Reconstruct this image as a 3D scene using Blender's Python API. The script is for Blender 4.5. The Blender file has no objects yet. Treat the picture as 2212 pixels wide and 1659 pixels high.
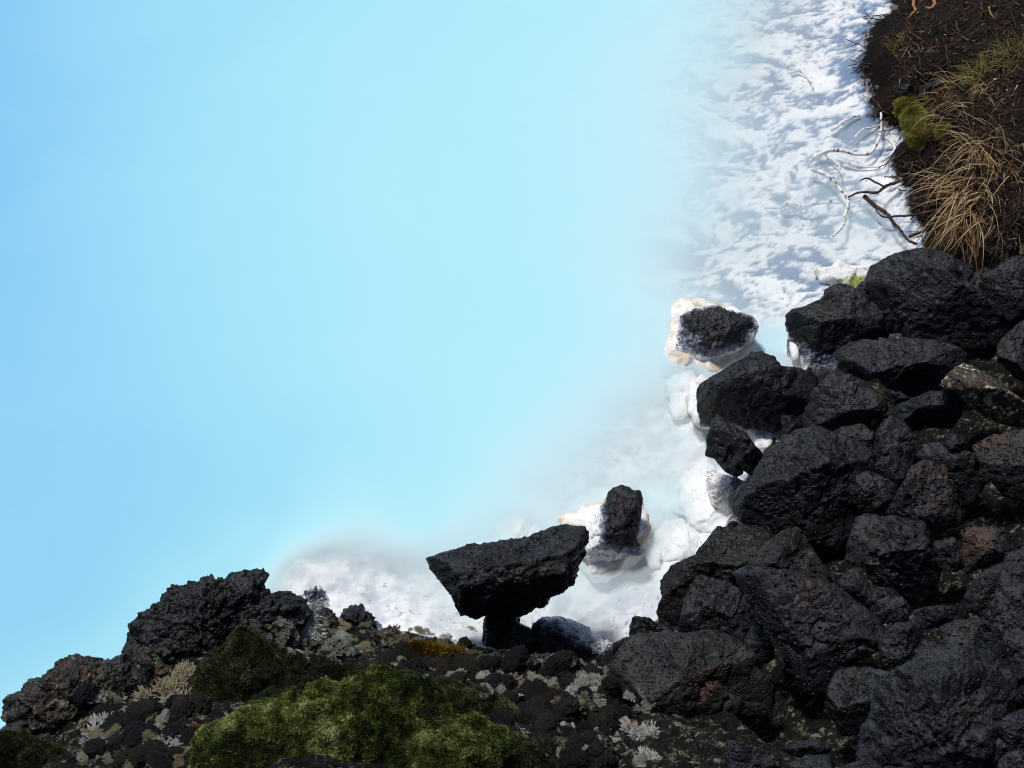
import bpy, math, random
import numpy as np
from mathutils import Vector, Matrix
from mathutils.bvhtree import BVHTree

# ------------------------------------------------------------------ camera, light, exposure
scene = bpy.context.scene
col = scene.collection
H, PITCH, HFOV = 5.0, math.radians(50.0), math.radians(40.0)
cam_d = bpy.data.cameras.new('camera')
cam = bpy.data.objects.new('camera', cam_d); col.objects.link(cam)
cam.location = (0, 0, H); cam.rotation_euler = (math.pi/2 - PITCH, 0, 0)
cam_d.sensor_width = 36; cam_d.angle = HFOV
cam_d.clip_start = 0.05; cam_d.clip_end = 2000
cam_d.dof.use_dof = True; cam_d.dof.focus_distance = 6.1; cam_d.dof.aperture_fstop = 16.0
scene.camera = cam

SUN_EL, SUN_AZ = math.radians(64), math.radians(-42)      # azimuth from +Y, negative = left
world = bpy.data.worlds.new('World'); scene.world = world; world.use_nodes = True
wn = world.node_tree.nodes; wl = world.node_tree.links
sky = wn.new('ShaderNodeTexSky'); sky.sky_type = 'NISHITA'; sky.sun_disc = False
sky.sun_elevation = SUN_EL; sky.sun_rotation = SUN_AZ
wl.new(sky.outputs[0], wn['Background'].inputs[0]); wn['Background'].inputs[1].default_value = 0.075
sd = bpy.data.lights.new('sun', 'SUN'); sd.energy = 3.1; sd.angle = math.radians(11.0); sd.color = (1.0, 0.965, 0.92)
sun = bpy.data.objects.new('sun', sd); col.objects.link(sun)
sdir = Vector((math.sin(SUN_AZ)*math.cos(SUN_EL), math.cos(SUN_AZ)*math.cos(SUN_EL), math.sin(SUN_EL)))
sun.rotation_euler = sdir.to_track_quat('Z', 'Y').to_euler(); sun.location = sdir*30
vs = scene.view_settings
vs.view_transform = 'Standard'; vs.look = 'None'; vs.gamma = 1; vs.exposure = 0.1; vs.use_curve_mapping = False
scene.cycles.use_denoising = True; scene.cycles.filter_width = 1.1
scene.cycles.max_bounces = 8; scene.cycles.diffuse_bounces = 6; scene.cycles.transparent_max_bounces = 8

rng = np.random.default_rng(11); random.seed(11)

# ------------------------------------------------------------------ pixel -> ray helpers (a pixel gives a direction only)
FPX = 512/math.tan(HFOV/2)
CAM = np.array([0, 0, H], float)
FWD = np.array([0, math.cos(PITCH), -math.sin(PITCH)]); UPV = np.array([0, math.sin(PITCH), math.cos(PITCH)]); RGT = np.array([1., 0, 0])
K = 1024/2212
ORG = {1: (1382.5, 518.4), 2: (1382.5, 1036.9), 3: (806.5, 979.3), 4: (0, 1198.2), 5: (1497.7, 0), 6: (691.3, 1313.4)}
def P(reg, pts):
    "picture points read off an enlarged crop -> pixels of the 1024 wide picture"
    if reg == 0: return [(x*K, y*K) for x, y in pts]
    if reg == 7: return [((1901+.243*x)*K, .243*y*K) for x, y in pts]
    ox, oy = ORG[reg]
    return [((ox+.375*x)*K, (oy+.375*y)*K) for x, y in pts]
def ray(u, v):
    d = FWD + RGT*((u-512)/FPX) + UPV*((384-v)/FPX)
    return d/np.linalg.norm(d)
def on_z(u, v, z):
    d = ray(u, v); t = (z-H)/d[2]
    return CAM + d*t

# ------------------------------------------------------------------ noise (vectorised)
_perm = np.concatenate([np.random.default_rng(5).permutation(256)]*3).astype(np.int32)
_g = np.random.default_rng(6).normal(size=(256, 3)); _g /= np.linalg.norm(_g, axis=1)[:, None]
def perlin(p):
    i = np.floor(p).astype(np.int64); f = p-i; i &= 255
    s = f*f*f*(f*(f*6-15)+10); out = 0
    for dx in (0, 1):
        for dy in (0, 1):
            for dz in (0, 1):
                h = _perm[_perm[_perm[(i[:, 0]+dx) & 255]+((i[:, 1]+dy) & 255)]+((i[:, 2]+dz) & 255)]
                g = _g[h]
                dot = g[:, 0]*(f[:, 0]-dx)+g[:, 1]*(f[:, 1]-dy)+g[:, 2]*(f[:, 2]-dz)
                out = out + dot*(s[:, 0] if dx else 1-s[:, 0])*(s[:, 1] if dy else 1-s[:, 1])*(s[:, 2] if dz else 1-s[:, 2])
    return out*1.5
def fbm(p, sc, octv=4, gain=.5, off=0.0):
    a, o, t = 1.0, 0.0, 0.0
    for k in range(octv):
        o = o + a*perlin(p*sc+off+k*17.3); t += a; a *= gain; sc *= 2.03
    return o/t
def billow(p, sc, octv=3, gain=.5, off=0.0):
    a, o, t = 1.0, 0.0, 0.0
    for k in range(octv):
        o = o + a*(1-2.2*np.abs(perlin(p*sc+off+k*11.7))); t += a; a *= gain; sc *= 2.1
    return o/t
def sstep(a, b, x):
    t = np.clip((x-a)/(b-a), 0, 1); return t*t*(3-2*t)

# ------------------------------------------------------------------ object helpers
def tag(o, label=None, cat=None, group=None, kind=None):
    if label: o['label'] = label
    if cat: o['category'] = cat
    if group: o['group'] = group
    if kind: o['kind'] = kind
    return o
def new_obj(name, me, parent=None, loc=None):
    o = bpy.data.objects.new(name, me); col.objects.link(o)
    if loc is not None: o.location = loc
    if parent is not None:
        o.parent = parent
    return o
def mesh_from(name, V, F, mat, smooth=True):
    me = bpy.data.meshes.new(name)
    V = np.asarray(V, np.float32); F = np.asarray(F, np.int32)
    k = F.shape[1]
    me.vertices.add(len(V)); me.vertices.foreach_set('co', V.ravel())
    me.loops.add(F.size); me.loops.foreach_set('vertex_index', F.ravel())
    me.polygons.add(len(F)); me.polygons.foreach_set('loop_start', np.arange(0, F.size, k, dtype=np.int32))
    me.polygons.foreach_set('loop_total', np.full(len(F), k, np.int32))
    me.polygons.foreach_set('use_smooth', np.full(len(F), smooth))
    me.update(calc_edges=True); me.validate()
    if mat: me.materials.append(mat)
    return me
def attr(me, name, vals):
    a = me.attributes.new(name, 'FLOAT', 'POINT'); a.data.foreach_set('value', np.asarray(vals, np.float32))

# ------------------------------------------------------------------ materials
class NT:
    def __init__(s, name):
        s.m = bpy.data.materials.new(name); s.m.use_nodes = True
        s.n = s.m.node_tree.nodes; s.l = s.m.node_tree.links
        s.b = s.n.get('Principled BSDF'); s.out = s.n.get('Material Output')
    def add(s, t, **kw):
        n = s.n.new(t)
        for k, v in kw.items(): setattr(n, k, v)
        return n
    def link(s, a, b): s.l.new(a, b)
    def val(s, sock, v):
        if hasattr(v, 'is_linked'): s.l.new(v, sock)
        elif isinstance(v, (tuple, list)): sock.default_value = (*v, 1) if len(v) == 3 else v
        else: sock.default_value = v
    def coord(s, kind='Object'):
        return s.add('ShaderNodeTexCoord').outputs[kind]
    def offset(s, vec, amount=37.0):
        r = s.add('ShaderNodeObjectInfo').outputs['Random']
        m = s.math('MULTIPLY', r, amount); v = s.add('ShaderNodeVectorMath', operation='ADD')
        s.link(vec, v.inputs[0]); s.link(m, v.inputs[1]); return v.outputs[0]
    def noise(s, vec, scale, detail=4, rough=.55, dist=0):
        n = s.add('ShaderNodeTexNoise'); s.link(vec, n.inputs['Vector'])
        n.inputs['Scale'].default_value = scale; n.inputs['Detail'].default_value = detail
        n.inputs['Roughness'].default_value = rough; n.inputs['Distortion'].default_value = dist
        return n.outputs['Fac']
    def voronoi(s, vec, scale, feature='F1', rand=1.0):
        n = s.add('ShaderNodeTexVoronoi', feature=feature); s.link(vec, n.inputs['Vector'])
        n.inputs['Scale'].default_value = scale; n.inputs['Randomness'].default_value = rand
        return n.outputs['Distance']
    def math(s, op, a, b=None, c=None, clamp=False):
        n = s.add('ShaderNodeMath', operation=op); n.use_clamp = clamp
        for i, x in enumerate((a, b, c)):
            if x is not None: s.val(n.inputs[i], x)
        return n.outputs[0]
    def ss(s, x, a, b, lo=0, hi=1):
        n = s.add('ShaderNodeMapRange', interpolation_type='SMOOTHSTEP')
        s.val(n.inputs[0], x); n.inputs[1].default_value = a; n.inputs[2].default_value = b
        n.inputs[3].default_value = lo; n.inputs[4].default_value = hi
        return n.outputs[0]
    def mix(s, f, a, b):
        n = s.add('ShaderNodeMix', data_type='RGBA'); s.val(n.inputs[0], f); s.val(n.inputs[6], a); s.val(n.inputs[7], b)
        return n.outputs[2]
    def ramp(s, f, stops):
        n = s.add('ShaderNodeValToRGB'); s.val(n.inputs[0], f)
        e = n.color_ramp.elements
        while len(e) < len(stops): e.new(.5)
        for k, (p, c) in enumerate(stops): e[k].position = p; e[k].color = (*c, 1)
        return n.outputs[0]
    def bump(s, h, dist, strength=1.0, normal=None):
        n = s.add('ShaderNodeBump'); n.inputs['Strength'].default_value = strength; n.inputs['Distance'].default_value = dist
        s.link(h, n.inputs['Height'])
        if normal is not None: s.link(normal, n.inputs['Normal'])
        return n.outputs[0]
    def attr(s, name):
        return s.add('ShaderNodeAttribute', attribute_name=name).outputs['Fac']
    def posz(s):
        g = s.add('ShaderNodeNewGeometry'); x = s.add('ShaderNodeSeparateXYZ'); s.link(g.outputs['Position'], x.inputs[0])
        return x.outputs[2]
    def finish(s, colr, rough=.6, spec=.3, normal=None):
        s.val(s.b.inputs['Base Color'], colr); s.val(s.b.inputs['Roughness'], rough)
        s.val(s.b.inputs['Specular IOR Level'], spec)
        if normal is not None: s.link(normal, s.b.inputs['Normal'])
        return s.m

def rock_material(name, dark, light, red=(.04, .021, .015), redamt=.35, pore=46, poreamt=.8, frost_hi=.1, lichen=0.0, frost_noise=.16, lich=((.075, .05, .026), (.16, .165, .11))):
    t = NT(name)
    co = t.offset(t.coord())
    n1 = t.noise(co, 9, 6, .6); n2 = t.noise(co, 3.1, 3); n3 = t.noise(co, 70, 3)
    c = t.mix(t.ss(n1, .38, .66), dark, light)
    c = t.mix(t.math('MULTIPLY', t.ss(n2, .55, .7), redamt), c, red)
    if lichen > 0:
        l1 = t.noise(co, 14, 5, .7)
        c = t.mix(t.math('MULTIPLY', t.ss(l1, .53, .62), lichen*.8), c, lich[0])
        l2 = t.noise(co, 23, 6, .75)
        c = t.mix(t.math('MULTIPLY', t.ss(l2, .56, .62), lichen), c, lich[1])
    # silica splash line: white deposit just above the water, thinning upwards
    z = t.posz()
    fz = t.math('ADD', z, t.math('MULTIPLY', t.math('SUBTRACT', t.noise(co, 16, 5, .7), .5), frost_noise))
    fz = t.math('SUBTRACT', fz, t.math('MULTIPLY', t.attr('frost'), .21))
    c = t.mix(t.ss(fz, frost_hi, frost_hi*.35, 0, .8), c, t.mix(t.ss(n3, .35, .7), (.09, .095, .17), (.62, .64, .78)))
    c = t.mix(t.ss(fz, frost_hi*.4, frost_hi*.05), c, (.80, .79, .77))
    # relief: pores (pits) in patches plus rough grain
    pm = t.ss(t.noise(co, 5.5, 2), .4, .58)
    wob = t.add('ShaderNodeVectorMath', operation='ADD'); t.link(co, wob.inputs[0])
    nv = t.add('ShaderNodeTexNoise'); nv.inputs['Scale'].default_value = 30; t.link(co, nv.inputs['Vector'])
    sc = t.add('ShaderNodeVectorMath', operation='SCALE'); t.link(nv.outputs['Color'], sc.inputs[0]); sc.inputs['Scale'].default_value = .02
    t.link(sc.outputs[0], wob.inputs[1])
    rv = t.add('ShaderNodeObjectInfo').outputs['Random']; var = t.math('MULTIPLY', t.math('SUBTRACT', t.noise(co, 21, 2), .5), .9)
    pit = t.ss(t.math('ADD', t.voronoi(wob.outputs[0], pore), var), .10, .34)
    pit2 = t.ss(t.math('ADD', t.voronoi(wob.outputs[0], pore*2.1), var), .10, .36)
    pits = t.math('MULTIPLY', t.math('SUBTRACT', pit, 1), t.math('MULTIPLY', pm, t.ss(rv, 0, 1, poreamt*.35, poreamt)))
    pits2 = t.math('MULTIPLY', t.math('SUBTRACT', pit2, 1), poreamt*.4)
    hgt = t.math('ADD', t.math('ADD', pits, pits2), t.math('MULTIPLY', t.noise(co, 38, 7, .68), .28))
    nb = t.bump(hgt, .024, 1.0)
    return t.finish(c, .47, .30, nb)

M = {}
M['basalt'] = rock_material('basalt_rock', (.004, .0044, .0055), (.017, .0185, .024))
M['basalt_purple'] = rock_material('purple_basalt_rock', (.005, .005, .0065), (.021, .0215, .028), redamt=.5, pore=40, poreamt=.9)
M['basalt_rust'] = rock_material('rusty_basalt_rock', (.005, .0048, .005), (.021, .020, .022), red=(.060, .024, .011), redamt=.8)
M['lava'] = rock_material('clinker_lava', (.0035, .0035, .004), (.012, .012, .015), red=(.024, .015, .010), redamt=.35, pore=34, poreamt=.9, frost_hi=.05)
M['lava_lichen'] = rock_material('lichen_stained_lava', (.004, .0035, .0033), (.015, .013, .012), red=(.04, .022, .012), redamt=.7, pore=34, poreamt=.9, frost_hi=.03, lichen=.75)
M['tanrock'] = rock_material('cream_encrusted_rock', (.02, .017, .014), (.07, .055, .04), lichen=1.0, lich=((.30, .22, .12), (.55, .50, .38)))
M['frosted'] = rock_material('silica_frosted_rock', (.005, .005, .0065), (.018, .019, .025), frost_hi=.12, frost_noise=.22)

def silica_material():
    t = NT('silica_crust'); co = t.coord()
    n = t.noise(co, 11, 5, .65); g = t.noise(co, 40, 4, .7)
    c = t.mix(t.ss(n, .5, .72), (.84, .84, .83), (.62, .52, .40))
    c = t.mix(t.math('MULTIPLY', t.math('MULTIPLY', t.ss(t.posz(), .035, .012), t.ss(t.posz(), -.04, -.005)), t.ss(n, .40, .56, 0, .75)), c, (.60, .47, .33))
    c = t.mix(t.math('MULTIPLY', t.ss(t.noise(co, 6, 3), .6, .68), .6), c, (.42, .43, .14))
    c = t.mix(t.ss(g, .63, .72, 0, .7), c, (.22, .24, .30))
    nb = t.bump(t.noise(co, 30, 6, .65), .012, .7)
    return t.finish(c, .8, .15, nb)
M['silica'] = silica_material()
def mound_material():
    t = NT('silica_mound'); co = t.coord()
    g = t.noise(co, 55, 3, .6); n = t.noise(co, 7, 4)
    c = t.mix(t.ss(n, .45, .75), (.86, .87, .87), (.72, .76, .76))
    c = t.mix(t.ss(g, .66, .74, 0, .6), c, (.30, .34, .42))
    return t.finish(c, .9, .1, t.bump(t.noise(co, 24, 5), .02, .6))
M['mound'] = mound_material()
def green_mound_material():
    t = NT('algae_silica_mound'); co = t.coord()
    g = t.noise(co, 26, 5, .7); n = t.noise(co, 6, 4)
    c = t.mix(t.ss(n, .47, .6), (.80, .80, .78), (.30, .33, .10))
    c = t.mix(t.ss(g, .58, .68, 0, .7), c, (.12, .14, .06))
    return t.finish(c, .9, .1, t.bump(g, .02, .8))
M['algae'] = green_mound_material()

def ground_material():
    t = NT('ground'); co = t.coord(); z = t.posz()
    fine = t.noise(co, 26, 6, .7); big = t.noise(co, 4, 4)
    soil = t.mix(t.ss(big, .4, .65), (.004, .003, .0027), (.012, .0055, .004))
    soil = t.mix(t.ss(fine, .56, .7), soil, (.022, .012, .008))
    lav = t.mix(t.ss(fine, .42, .66), (.004, .004, .004), (.015, .014, .0135))
    lav = t.mix(t.ss(t.noise(co, 17, 6, .75), .58, .64, 0, .8), lav, (.13, .12, .08))
    lav = t.mix(t.ss(t.noise(co, 31, 5, .75), .60, .66, 0, .7), lav, (.07, .04, .02))
    lav = t.mix(t.ss(t.noise(co, 24, 6, .8), .555, .61, 0, .8), lav, (.22, .215, .16))
    land = t.mix(t.attr('soil'), lav, soil)
    sil = t.mix(t.ss(t.noise(co, 8, 5), .4, .75), (.84, .85, .86), (.66, .69, .73))
    sil = t.mix(t.math('MULTIPLY', t.attr('hollow'), .95), sil, (.12, .20, .33))
    sp = t.math('MULTIPLY', t.ss(t.noise(co, 40, 5, .78), .56, .66), t.ss(t.noise(co, 5, 3), .40, .58))
    sil = t.mix(t.math('MULTIPLY', sp, .85), sil, (.12, .13, .19))
    fz = t.math('ADD', z, t.math('MULTIPLY', t.math('SUBTRACT', t.noise(co, 20, 6, .75), .5), .12))
    c = t.mix(t.math('MAXIMUM', t.ss(fz, -.005, .035), t.attr('cliff')), sil, land)
    nb = t.bump(t.math('MULTIPLY', t.noise(co, 34, 7, .7), t.ss(z, -.02, .08, .12, 1)), .03, .9)
    return t.finish(c, .85, .12, nb)
M['ground'] = ground_material()

def water_material():
    t = NT('milky_water'); d = t.attr('depth')
    co = t.coord()
    c = t.ramp(t.math('MULTIPLY', t.math('MULTIPLY', d, t.ss(t.noise(co, .55, 4, .6, .6), .3, .7, .95, 1.05)), 1/1.6), [(0, (.87, .92, .94)), (.06, (.77, .93, .96)), (.17, (.62, .88, .93)), (.34, (.47, .84, .91)), (.6, (.38, .76, .89)), (1, (.24, .59, .84))])  # bluer with depth; vignette at left and corners also put into deepest stops
    dif = t.add('ShaderNodeBsdfDiffuse'); t.link(c, dif.inputs[0])
    tr = t.add('ShaderNodeBsdfTransparent')
    f = t.math('MULTIPLY', .89, t.math('SUBTRACT', 1, t.math('EXPONENT', t.math('MULTIPLY', t.math('POWER', t.math('DIVIDE', d, .17), 1.25), -1))))
    mx = t.add('ShaderNodeMixShader'); t.link(f, mx.inputs[0]); t.link(tr.outputs[0], mx.inputs[1]); t.link(dif.outputs[0], mx.inputs[2])
    gl = t.add('ShaderNodeBsdfGlossy'); gl.inputs['Roughness'].default_value = .06
    fr = t.add('ShaderNodeFresnel'); fr.inputs['IOR'].default_value = 1.33
    nb = t.bump(t.noise(co, 5, 2), .01, .12); t.link(nb, gl.inputs['Normal']); t.link(nb, fr.inputs['Normal'])
    m2 = t.add('ShaderNodeMixShader'); t.link(fr.outputs[0], m2.inputs[0]); t.link(mx.outputs[0], m2.inputs[1]); t.link(gl.outputs[0], m2.inputs[2])
    t.link(m2.outputs[0], t.out.inputs[0])
    return t.m
M['water'] = water_material()

def leaf_material(name, stops, rough=.7, trans=.15):
    t = NT(name); c = t.ramp(t.attr('tint'), stops)
    m = t.finish(c, rough, .2)
    if trans: 
        ts = t.add('ShaderNodeBsdfTranslucent'); t.link(c, ts.inputs[0])
        mx = t.add('ShaderNodeMixShader'); mx.inputs[0].default_value = trans
        t.link(t.b.outputs[0], mx.inputs[1]); t.link(ts.outputs[0], mx.inputs[2]); t.link(mx.outputs[0], t.out.inputs[0])
    return m
M['moss'] = leaf_material('moss_leaves', [(0, (.014, .018, .006)), (.28, (.032, .050, .013)), (.54, (.13, .165, .032)), (.82, (.33, .36, .11)), (1, (.55, .55, .28))])
M['moss_dark'] = leaf_material('dark_moss_leaves', [(0, (.010, .013, .007)), (.45, (.032, .042, .016)), (.8, (.09, .10, .04)), (1, (.20, .21, .12))])
M['bankmoss'] = leaf_material('bank_moss_leaves', [(0, (.08, .08, .015)), (.5, (.30, .28, .05)), (1, (.60, .54, .18))])
M['heather'] = leaf_material('yellow_heather_leaves', [(0, (.02, .016, .006)), (.5, (.10, .065, .012)), (1, (.32, .20, .03))])
M['grass'] = leaf_material('dry_grass', [(0, (.05, .025, .01)), (.3, (.20, .11, .05)), (.6, (.40, .26, .13)), (.87, (.62, .47, .28)), (1, (.14, .15, .03))], .6, .25)
M['greengrass'] = leaf_material('green_grass', [(0, (.10, .07, .02)), (.4, (.20, .15, .035)), (.75, (.16, .17, .035)), (1, (.34, .26, .10))], .6, .25)
M['litter'] = leaf_material('dead_litter', [(0, (.012, .008, .006)), (.6, (.028, .016, .010)), (.92, (.085, .046, .025)), (1, (.40, .34, .28))], .8, 0)
def simple(name, c1, c2, sc=30, rough=.8, bd=.01):
    t = NT(name); co = t.offset(t.coord()); n = t.noise(co, sc, 5, .65)
    return t.finish(t.mix(t.ss(n, .38, .64), c1, c2), rough, .2, t.bump(n, bd, .8))
M['mossbase'] = simple('moss_cushion_base', (.010, .012, .006), (.028, .032, .012))
M['peat'] = simple('peat', (.010, .008, .006), (.03, .02, .012))
M['lichen_white'] = simple('pale_lichen', (.46, .46, .42), (.76, .75, .71), 60)
M['lichen_tan'] = simple('tan_lichen', (.26, .22, .12), (.50, .46, .32), 60)
M['lichen_green'] = simple('grey_green_lichen', (.26, .28, .22), (.48, .52, .44), 60)
M['lichen_orange'] = simple('orange_lichen', (.12, .05, .012), (.40, .17, .03), 60)
M['wood'] = simple('dead_wood', (.028, .020, .017), (.085, .058, .046), 40)
M['root'] = simple('orange_root', (.20, .09, .035), (.42, .21, .09), 40)
def crusted_wood():
    t = NT('crusted_wood'); co = t.offset(t.coord()); n = t.noise(co, 26, 5, .7)
    c = t.mix(t.ss(n, .50, .62), (.80, .80, .78), (.07, .065, .06))
    c = t.mix(t.ss(t.noise(co, 7, 2), .6, .68, 0, .55), c, (.36, .38, .16))
    return t.finish(c, .8, .15, t.bump(n, .01, .9))
M['crustwood'] = crusted_wood()
M['pebble'] = simple('white_pebble', (.72, .70, .68), (.85, .84, .82), 60)

# ------------------------------------------------------------------ terrain
CTRL = []
def C(z, *pts):
    for x, y in pts:
        p = on_z(x*K, y*K, max(z, 0)); CTRL.append((p[0], p[1], z))
for x, y, z in [
    (0,0,-1.6),(400,0,-1.1),(800,0,-.8),(1200,0,-.6),(1450,0,-.42),(1600,0,-.2),(1700,0,-.08),(1800,0,-.04),(1880,0,-.015),
    (0,400,-1.6),(400,400,-1),(800,400,-.7),(1150,400,-.55),(1400,400,-.38),(1500,400,-.24),(1580,400,-.13),(1650,380,-.07),(1750,350,-.05),(1850,300,-.04),(1930,300,-.02),
    (1440,250,-.33),(1550,220,-.15),(1620,180,-.08),(1700,150,-.05),(1800,120,-.04),(1560,120,-.22),(1650,60,-.1),
    (0,800,-1.5),(400,800,-1.1),(800,800,-.75),(1100,800,-.6),(1250,800,-.48),(1380,800,-.32),(1440,800,-.2),
    (1300,650,-.46),(1420,650,-.28),(1470,600,-.16),(1520,590,-.09),(1600,580,-.06),(1700,520,-.06),(1700,620,-.04),(1650,680,-.06),(1850,580,-.02),(1950,470,-.03),(1900,420,-.04),
    (0,1200,-1.4),(300,1200,-1.2),(600,1100,-1),(800,1000,-.8),(900,1120,-.55),(1000,1000,-.6),(1080,1060,-.38),(1150,1000,-.33),(1250,1000,-.2),(1300,930,-.24),(1370,910,-.12),(1410,870,-.10),(1450,960,-.15),(1440,1080,-.2),(1350,990,-.10),(1390,1010,-.09),(1120,1020,-.26),(1200,1040,-.2),
    (535,1200,-.4),(575,1215,-.14),(610,1255,-.06),(650,1280,-.05),(700,1310,-.05),(640,1195,-.06),(700,1150,-.24),(730,1190,-.09),(800,1170,-.16),(880,1190,-.13),(850,1250,-.06),(750,1280,-.06),(850,1330,-.05),(950,1350,-.06),(1000,1300,-.12),(1030,1370,-.05),
    (1000,1140,-.3),(1250,1250,-.13),(1330,1250,-.09),(1300,1350,-.06),(1400,1200,-.12),(1400,1320,-.06),(1380,1100,-.18),(1200,1330,-.07),(1480,1150,-.1),(1500,1050,-.1),(1520,950,-.08),(1490,850,-.12),(1670,730,-.35),
    (150,1350,-1.3),(250,1300,-1.2),(0,1450,-1.3),(400,1200,-1.1),(500,1180,-.9),
    (30,1620,.5),(150,1530,.5),(300,1490,.55),(340,1420,.45),(450,1360,.36),(560,1370,.22),(650,1395,.24),(760,1395,.25),(930,1430,.22),(1080,1420,.08),(1250,1430,.1),(1400,1420,.12),
    (150,1630,.8),(400,1520,.85),(600,1460,.65),(800,1460,.5),(1000,1490,.48),(1200,1510,.45),(1400,1510,.4),
    (400,1659,1.15),(700,1659,1.3),(1000,1659,1.05),(1250,1659,.9),(1500,1659,.85),
    (1500,1270,.05),(1560,1300,.2),(1500,1400,.25),(1620,1180,.12),(1600,1500,.45),(1660,1050,.08),(1610,1000,-.02),(1640,930,-.03),(1640,870,-.02),(1720,900,.1),(1770,780,.08),(1760,680,.03),(1870,650,.06),(1800,1000,.25),(1800,1200,.4),(1800,1400,.6),(1750,1600,.8),(2000,700,.2),(2000,900,.4),(2000,1100,.55),(2000,1300,.75),(2000,1500,.95),(2000,1659,1.1),(2212,700,.45),(2212,900,.6),(2212,1100,.8),(2212,1300,1.0),(2212,1500,1.2),(2212,1659,1.35),
    (1935,20,.03),(1885,90,.05),(1895,130,.08),(1915,190,.06),(1965,290,.05),(1995,400,.06),(2010,480,.05),(2000,540,.03),(2000,60,.25),(1980,150,.28),(2040,250,.33),(2060,350,.38),(2080,450,.38),(2080,550,.28),(2212,20,.5),(2212,150,.6),(2212,300,.65),(2212,450,.6),(2212,580,.42)]:
    C(z, (x, y))
CTRL += [(-6, 8, -1.7), (0, 10, -1.2), (-6, 3, -1.6), (5, 9, 1.0), (6, 5, 1.5), (5, 2, 1.9), (2, .6, 1.9), (0, .4, 1.9), (-2, .6, 1.6), (-4, 1, .4)]
CT = np.array(CTRL)
def _kern(a, b):
    return np.sqrt(((a[:, None, :]-b[None, :, :])**2).sum(-1)+1e-4)
_n = len(CT)
_A = np.zeros((_n+3, _n+3)); _A[:_n, :_n] = _kern(CT[:, :2], CT[:, :2]) - np.eye(_n)*.004
_A[:_n, _n] = 1; _A[:_n, _n+1:] = CT[:, :2]; _A[_n:, :_n] = _A[:_n, _n:].T
_w = np.linalg.solve(_A, np.concatenate([CT[:, 2], [0, 0, 0]]))
def base_z(xy):
    out = np.empty(len(xy))
    for s in range(0, len(xy), 40000):
        q = xy[s:s+40000]
        out[s:s+40000] = _kern(q, CT[:, :2]) @ _w[:_n] + _w[_n] + q @ _w[_n+1:]
    return np.clip(out, -1.75, 2.2)
def soil_mask(xy):
    return sstep(4.55, 4.75, xy[:, 1] + .12*np.sin(xy[:, 0]*5))
def cliff_mask(xy):
    return sstep(-.98, -1.45, xy[:, 0])*sstep(3.75, 3.25, xy[:, 1])
def hollow_noise(xy):
    p = np.column_stack([xy, np.zeros(len(xy))])
    w = p + .16*np.column_stack([fbm(p, 2.6, 3, off=3), fbm(p, 2.6, 3, off=9), np.zeros(len(p))])
    return .55*fbm(w*np.array([1, 1.5, 1]), 3.8, 4, .68, off=31) + .45*fbm(w*np.array([1, 2.4, 1]), 13, 4, .68, off=11)
def hollow(xy):
    top = sstep(4.2, 4.7, xy[:, 1])*sstep(.6, 1.2, xy[:, 0])
    return sstep(.055, -.10, hollow_noise(xy))*(.35+.65*top)
def ground_z(xy, virtual=False):
    z = base_z(xy)
    z = np.where(z < .1, np.minimum(z, np.maximum(-.95, .1-(.1-z)*(1+5*cliff_mask(xy)))), z)
    p = np.column_stack([xy, np.zeros(len(xy))])
    land = sstep(-.02, .12, z); deep = sstep(-.45, -.1, z)
    warp = p + .10*np.column_stack([fbm(p, 2.2, 2, off=3), fbm(p, 2.2, 2, off=9), np.zeros(len(p))])
    st = warp*np.array([1, 1.35, 1])
    lumps = .012*billow(st, 5.5, 4, .55) + .018*fbm(st, 3.0, 3, off=40) - .014 - .006*hollow(xy) + sstep(4.3, 3.7, xy[:, 1])*(.045*billow(warp, 6.0, 3, .5, off=60) - .008)
    shelf = lumps*deep*(1-land)
    if not virtual: z = np.where((z < 0) & (cliff_mask(xy) < .5), -.11*np.tanh(-z/.11), z)     # the bed itself shelves gently; the milk thickens offshore
    z2 = z + shelf
    z2 = np.where((z < -.004), np.minimum(z2, .004+.01*fbm(p, 9, 2)), z2)
    rough = .07*fbm(p, 5, 5, .6, off=70) + .05*billow(p, 11, 4, .6, off=20)
    rough *= 1-.55*soil_mask(xy)
    return z2 + rough*land
def axis(lo, hi, step, far):
    core = np.arange(lo, hi+1e-6, step); e = step*1.0; a = []; x = hi
    while x < far:
        e *= 1.35; x += e; a.append(x)
    b = []; x = lo; e = step
    while x > -far:
        e *= 1.35; x -= e; b.append(x)
    return np.concatenate([b[::-1], core, a])
def grid(xs, ys):
    X, Y = np.meshgrid(xs, ys); nx, ny = len(xs), len(ys)
    i = np.arange(nx*ny).reshape(ny, nx)
    F = np.column_stack([i[:-1, :-1].ravel(), i[:-1, 1:].ravel(), i[1:, 1:].ravel(), i[1:, :-1].ravel()])
    return np.column_stack([X.ravel(), Y.ravel()]), F
XY, GF = grid(axis(-3.4, 3.5, .0165, 180), axis(.9, 7.7, .0165, 180))
far = np.maximum(np.abs(XY[:, 0])/9, np.abs(XY[:, 1]-4)/9)
GZ = ground_z(XY)
GV = np.column_stack([XY, GZ])
PLACE = BVHTree.FromPolygons(GV.tolist(), GF.tolist())       # mean level of the slope, rocks rest their middles on it
_d = GV-CAM; _w3 = np.maximum(_d@FWD, .1); _u = 512+FPX*(_d@RGT)/_w3; _v = 384-FPX*(_d@UPV)/_w3
_m = sstep(0, 45, _u-655-np.maximum(0, _v-650)*1.15)*sstep(250, 310, _v)*(1-soil_mask(XY))*sstep(.04, .14, GZ)
GV[:, 2] -= .24*_m                                            # the soil lies deeper, between the boulders
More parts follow.
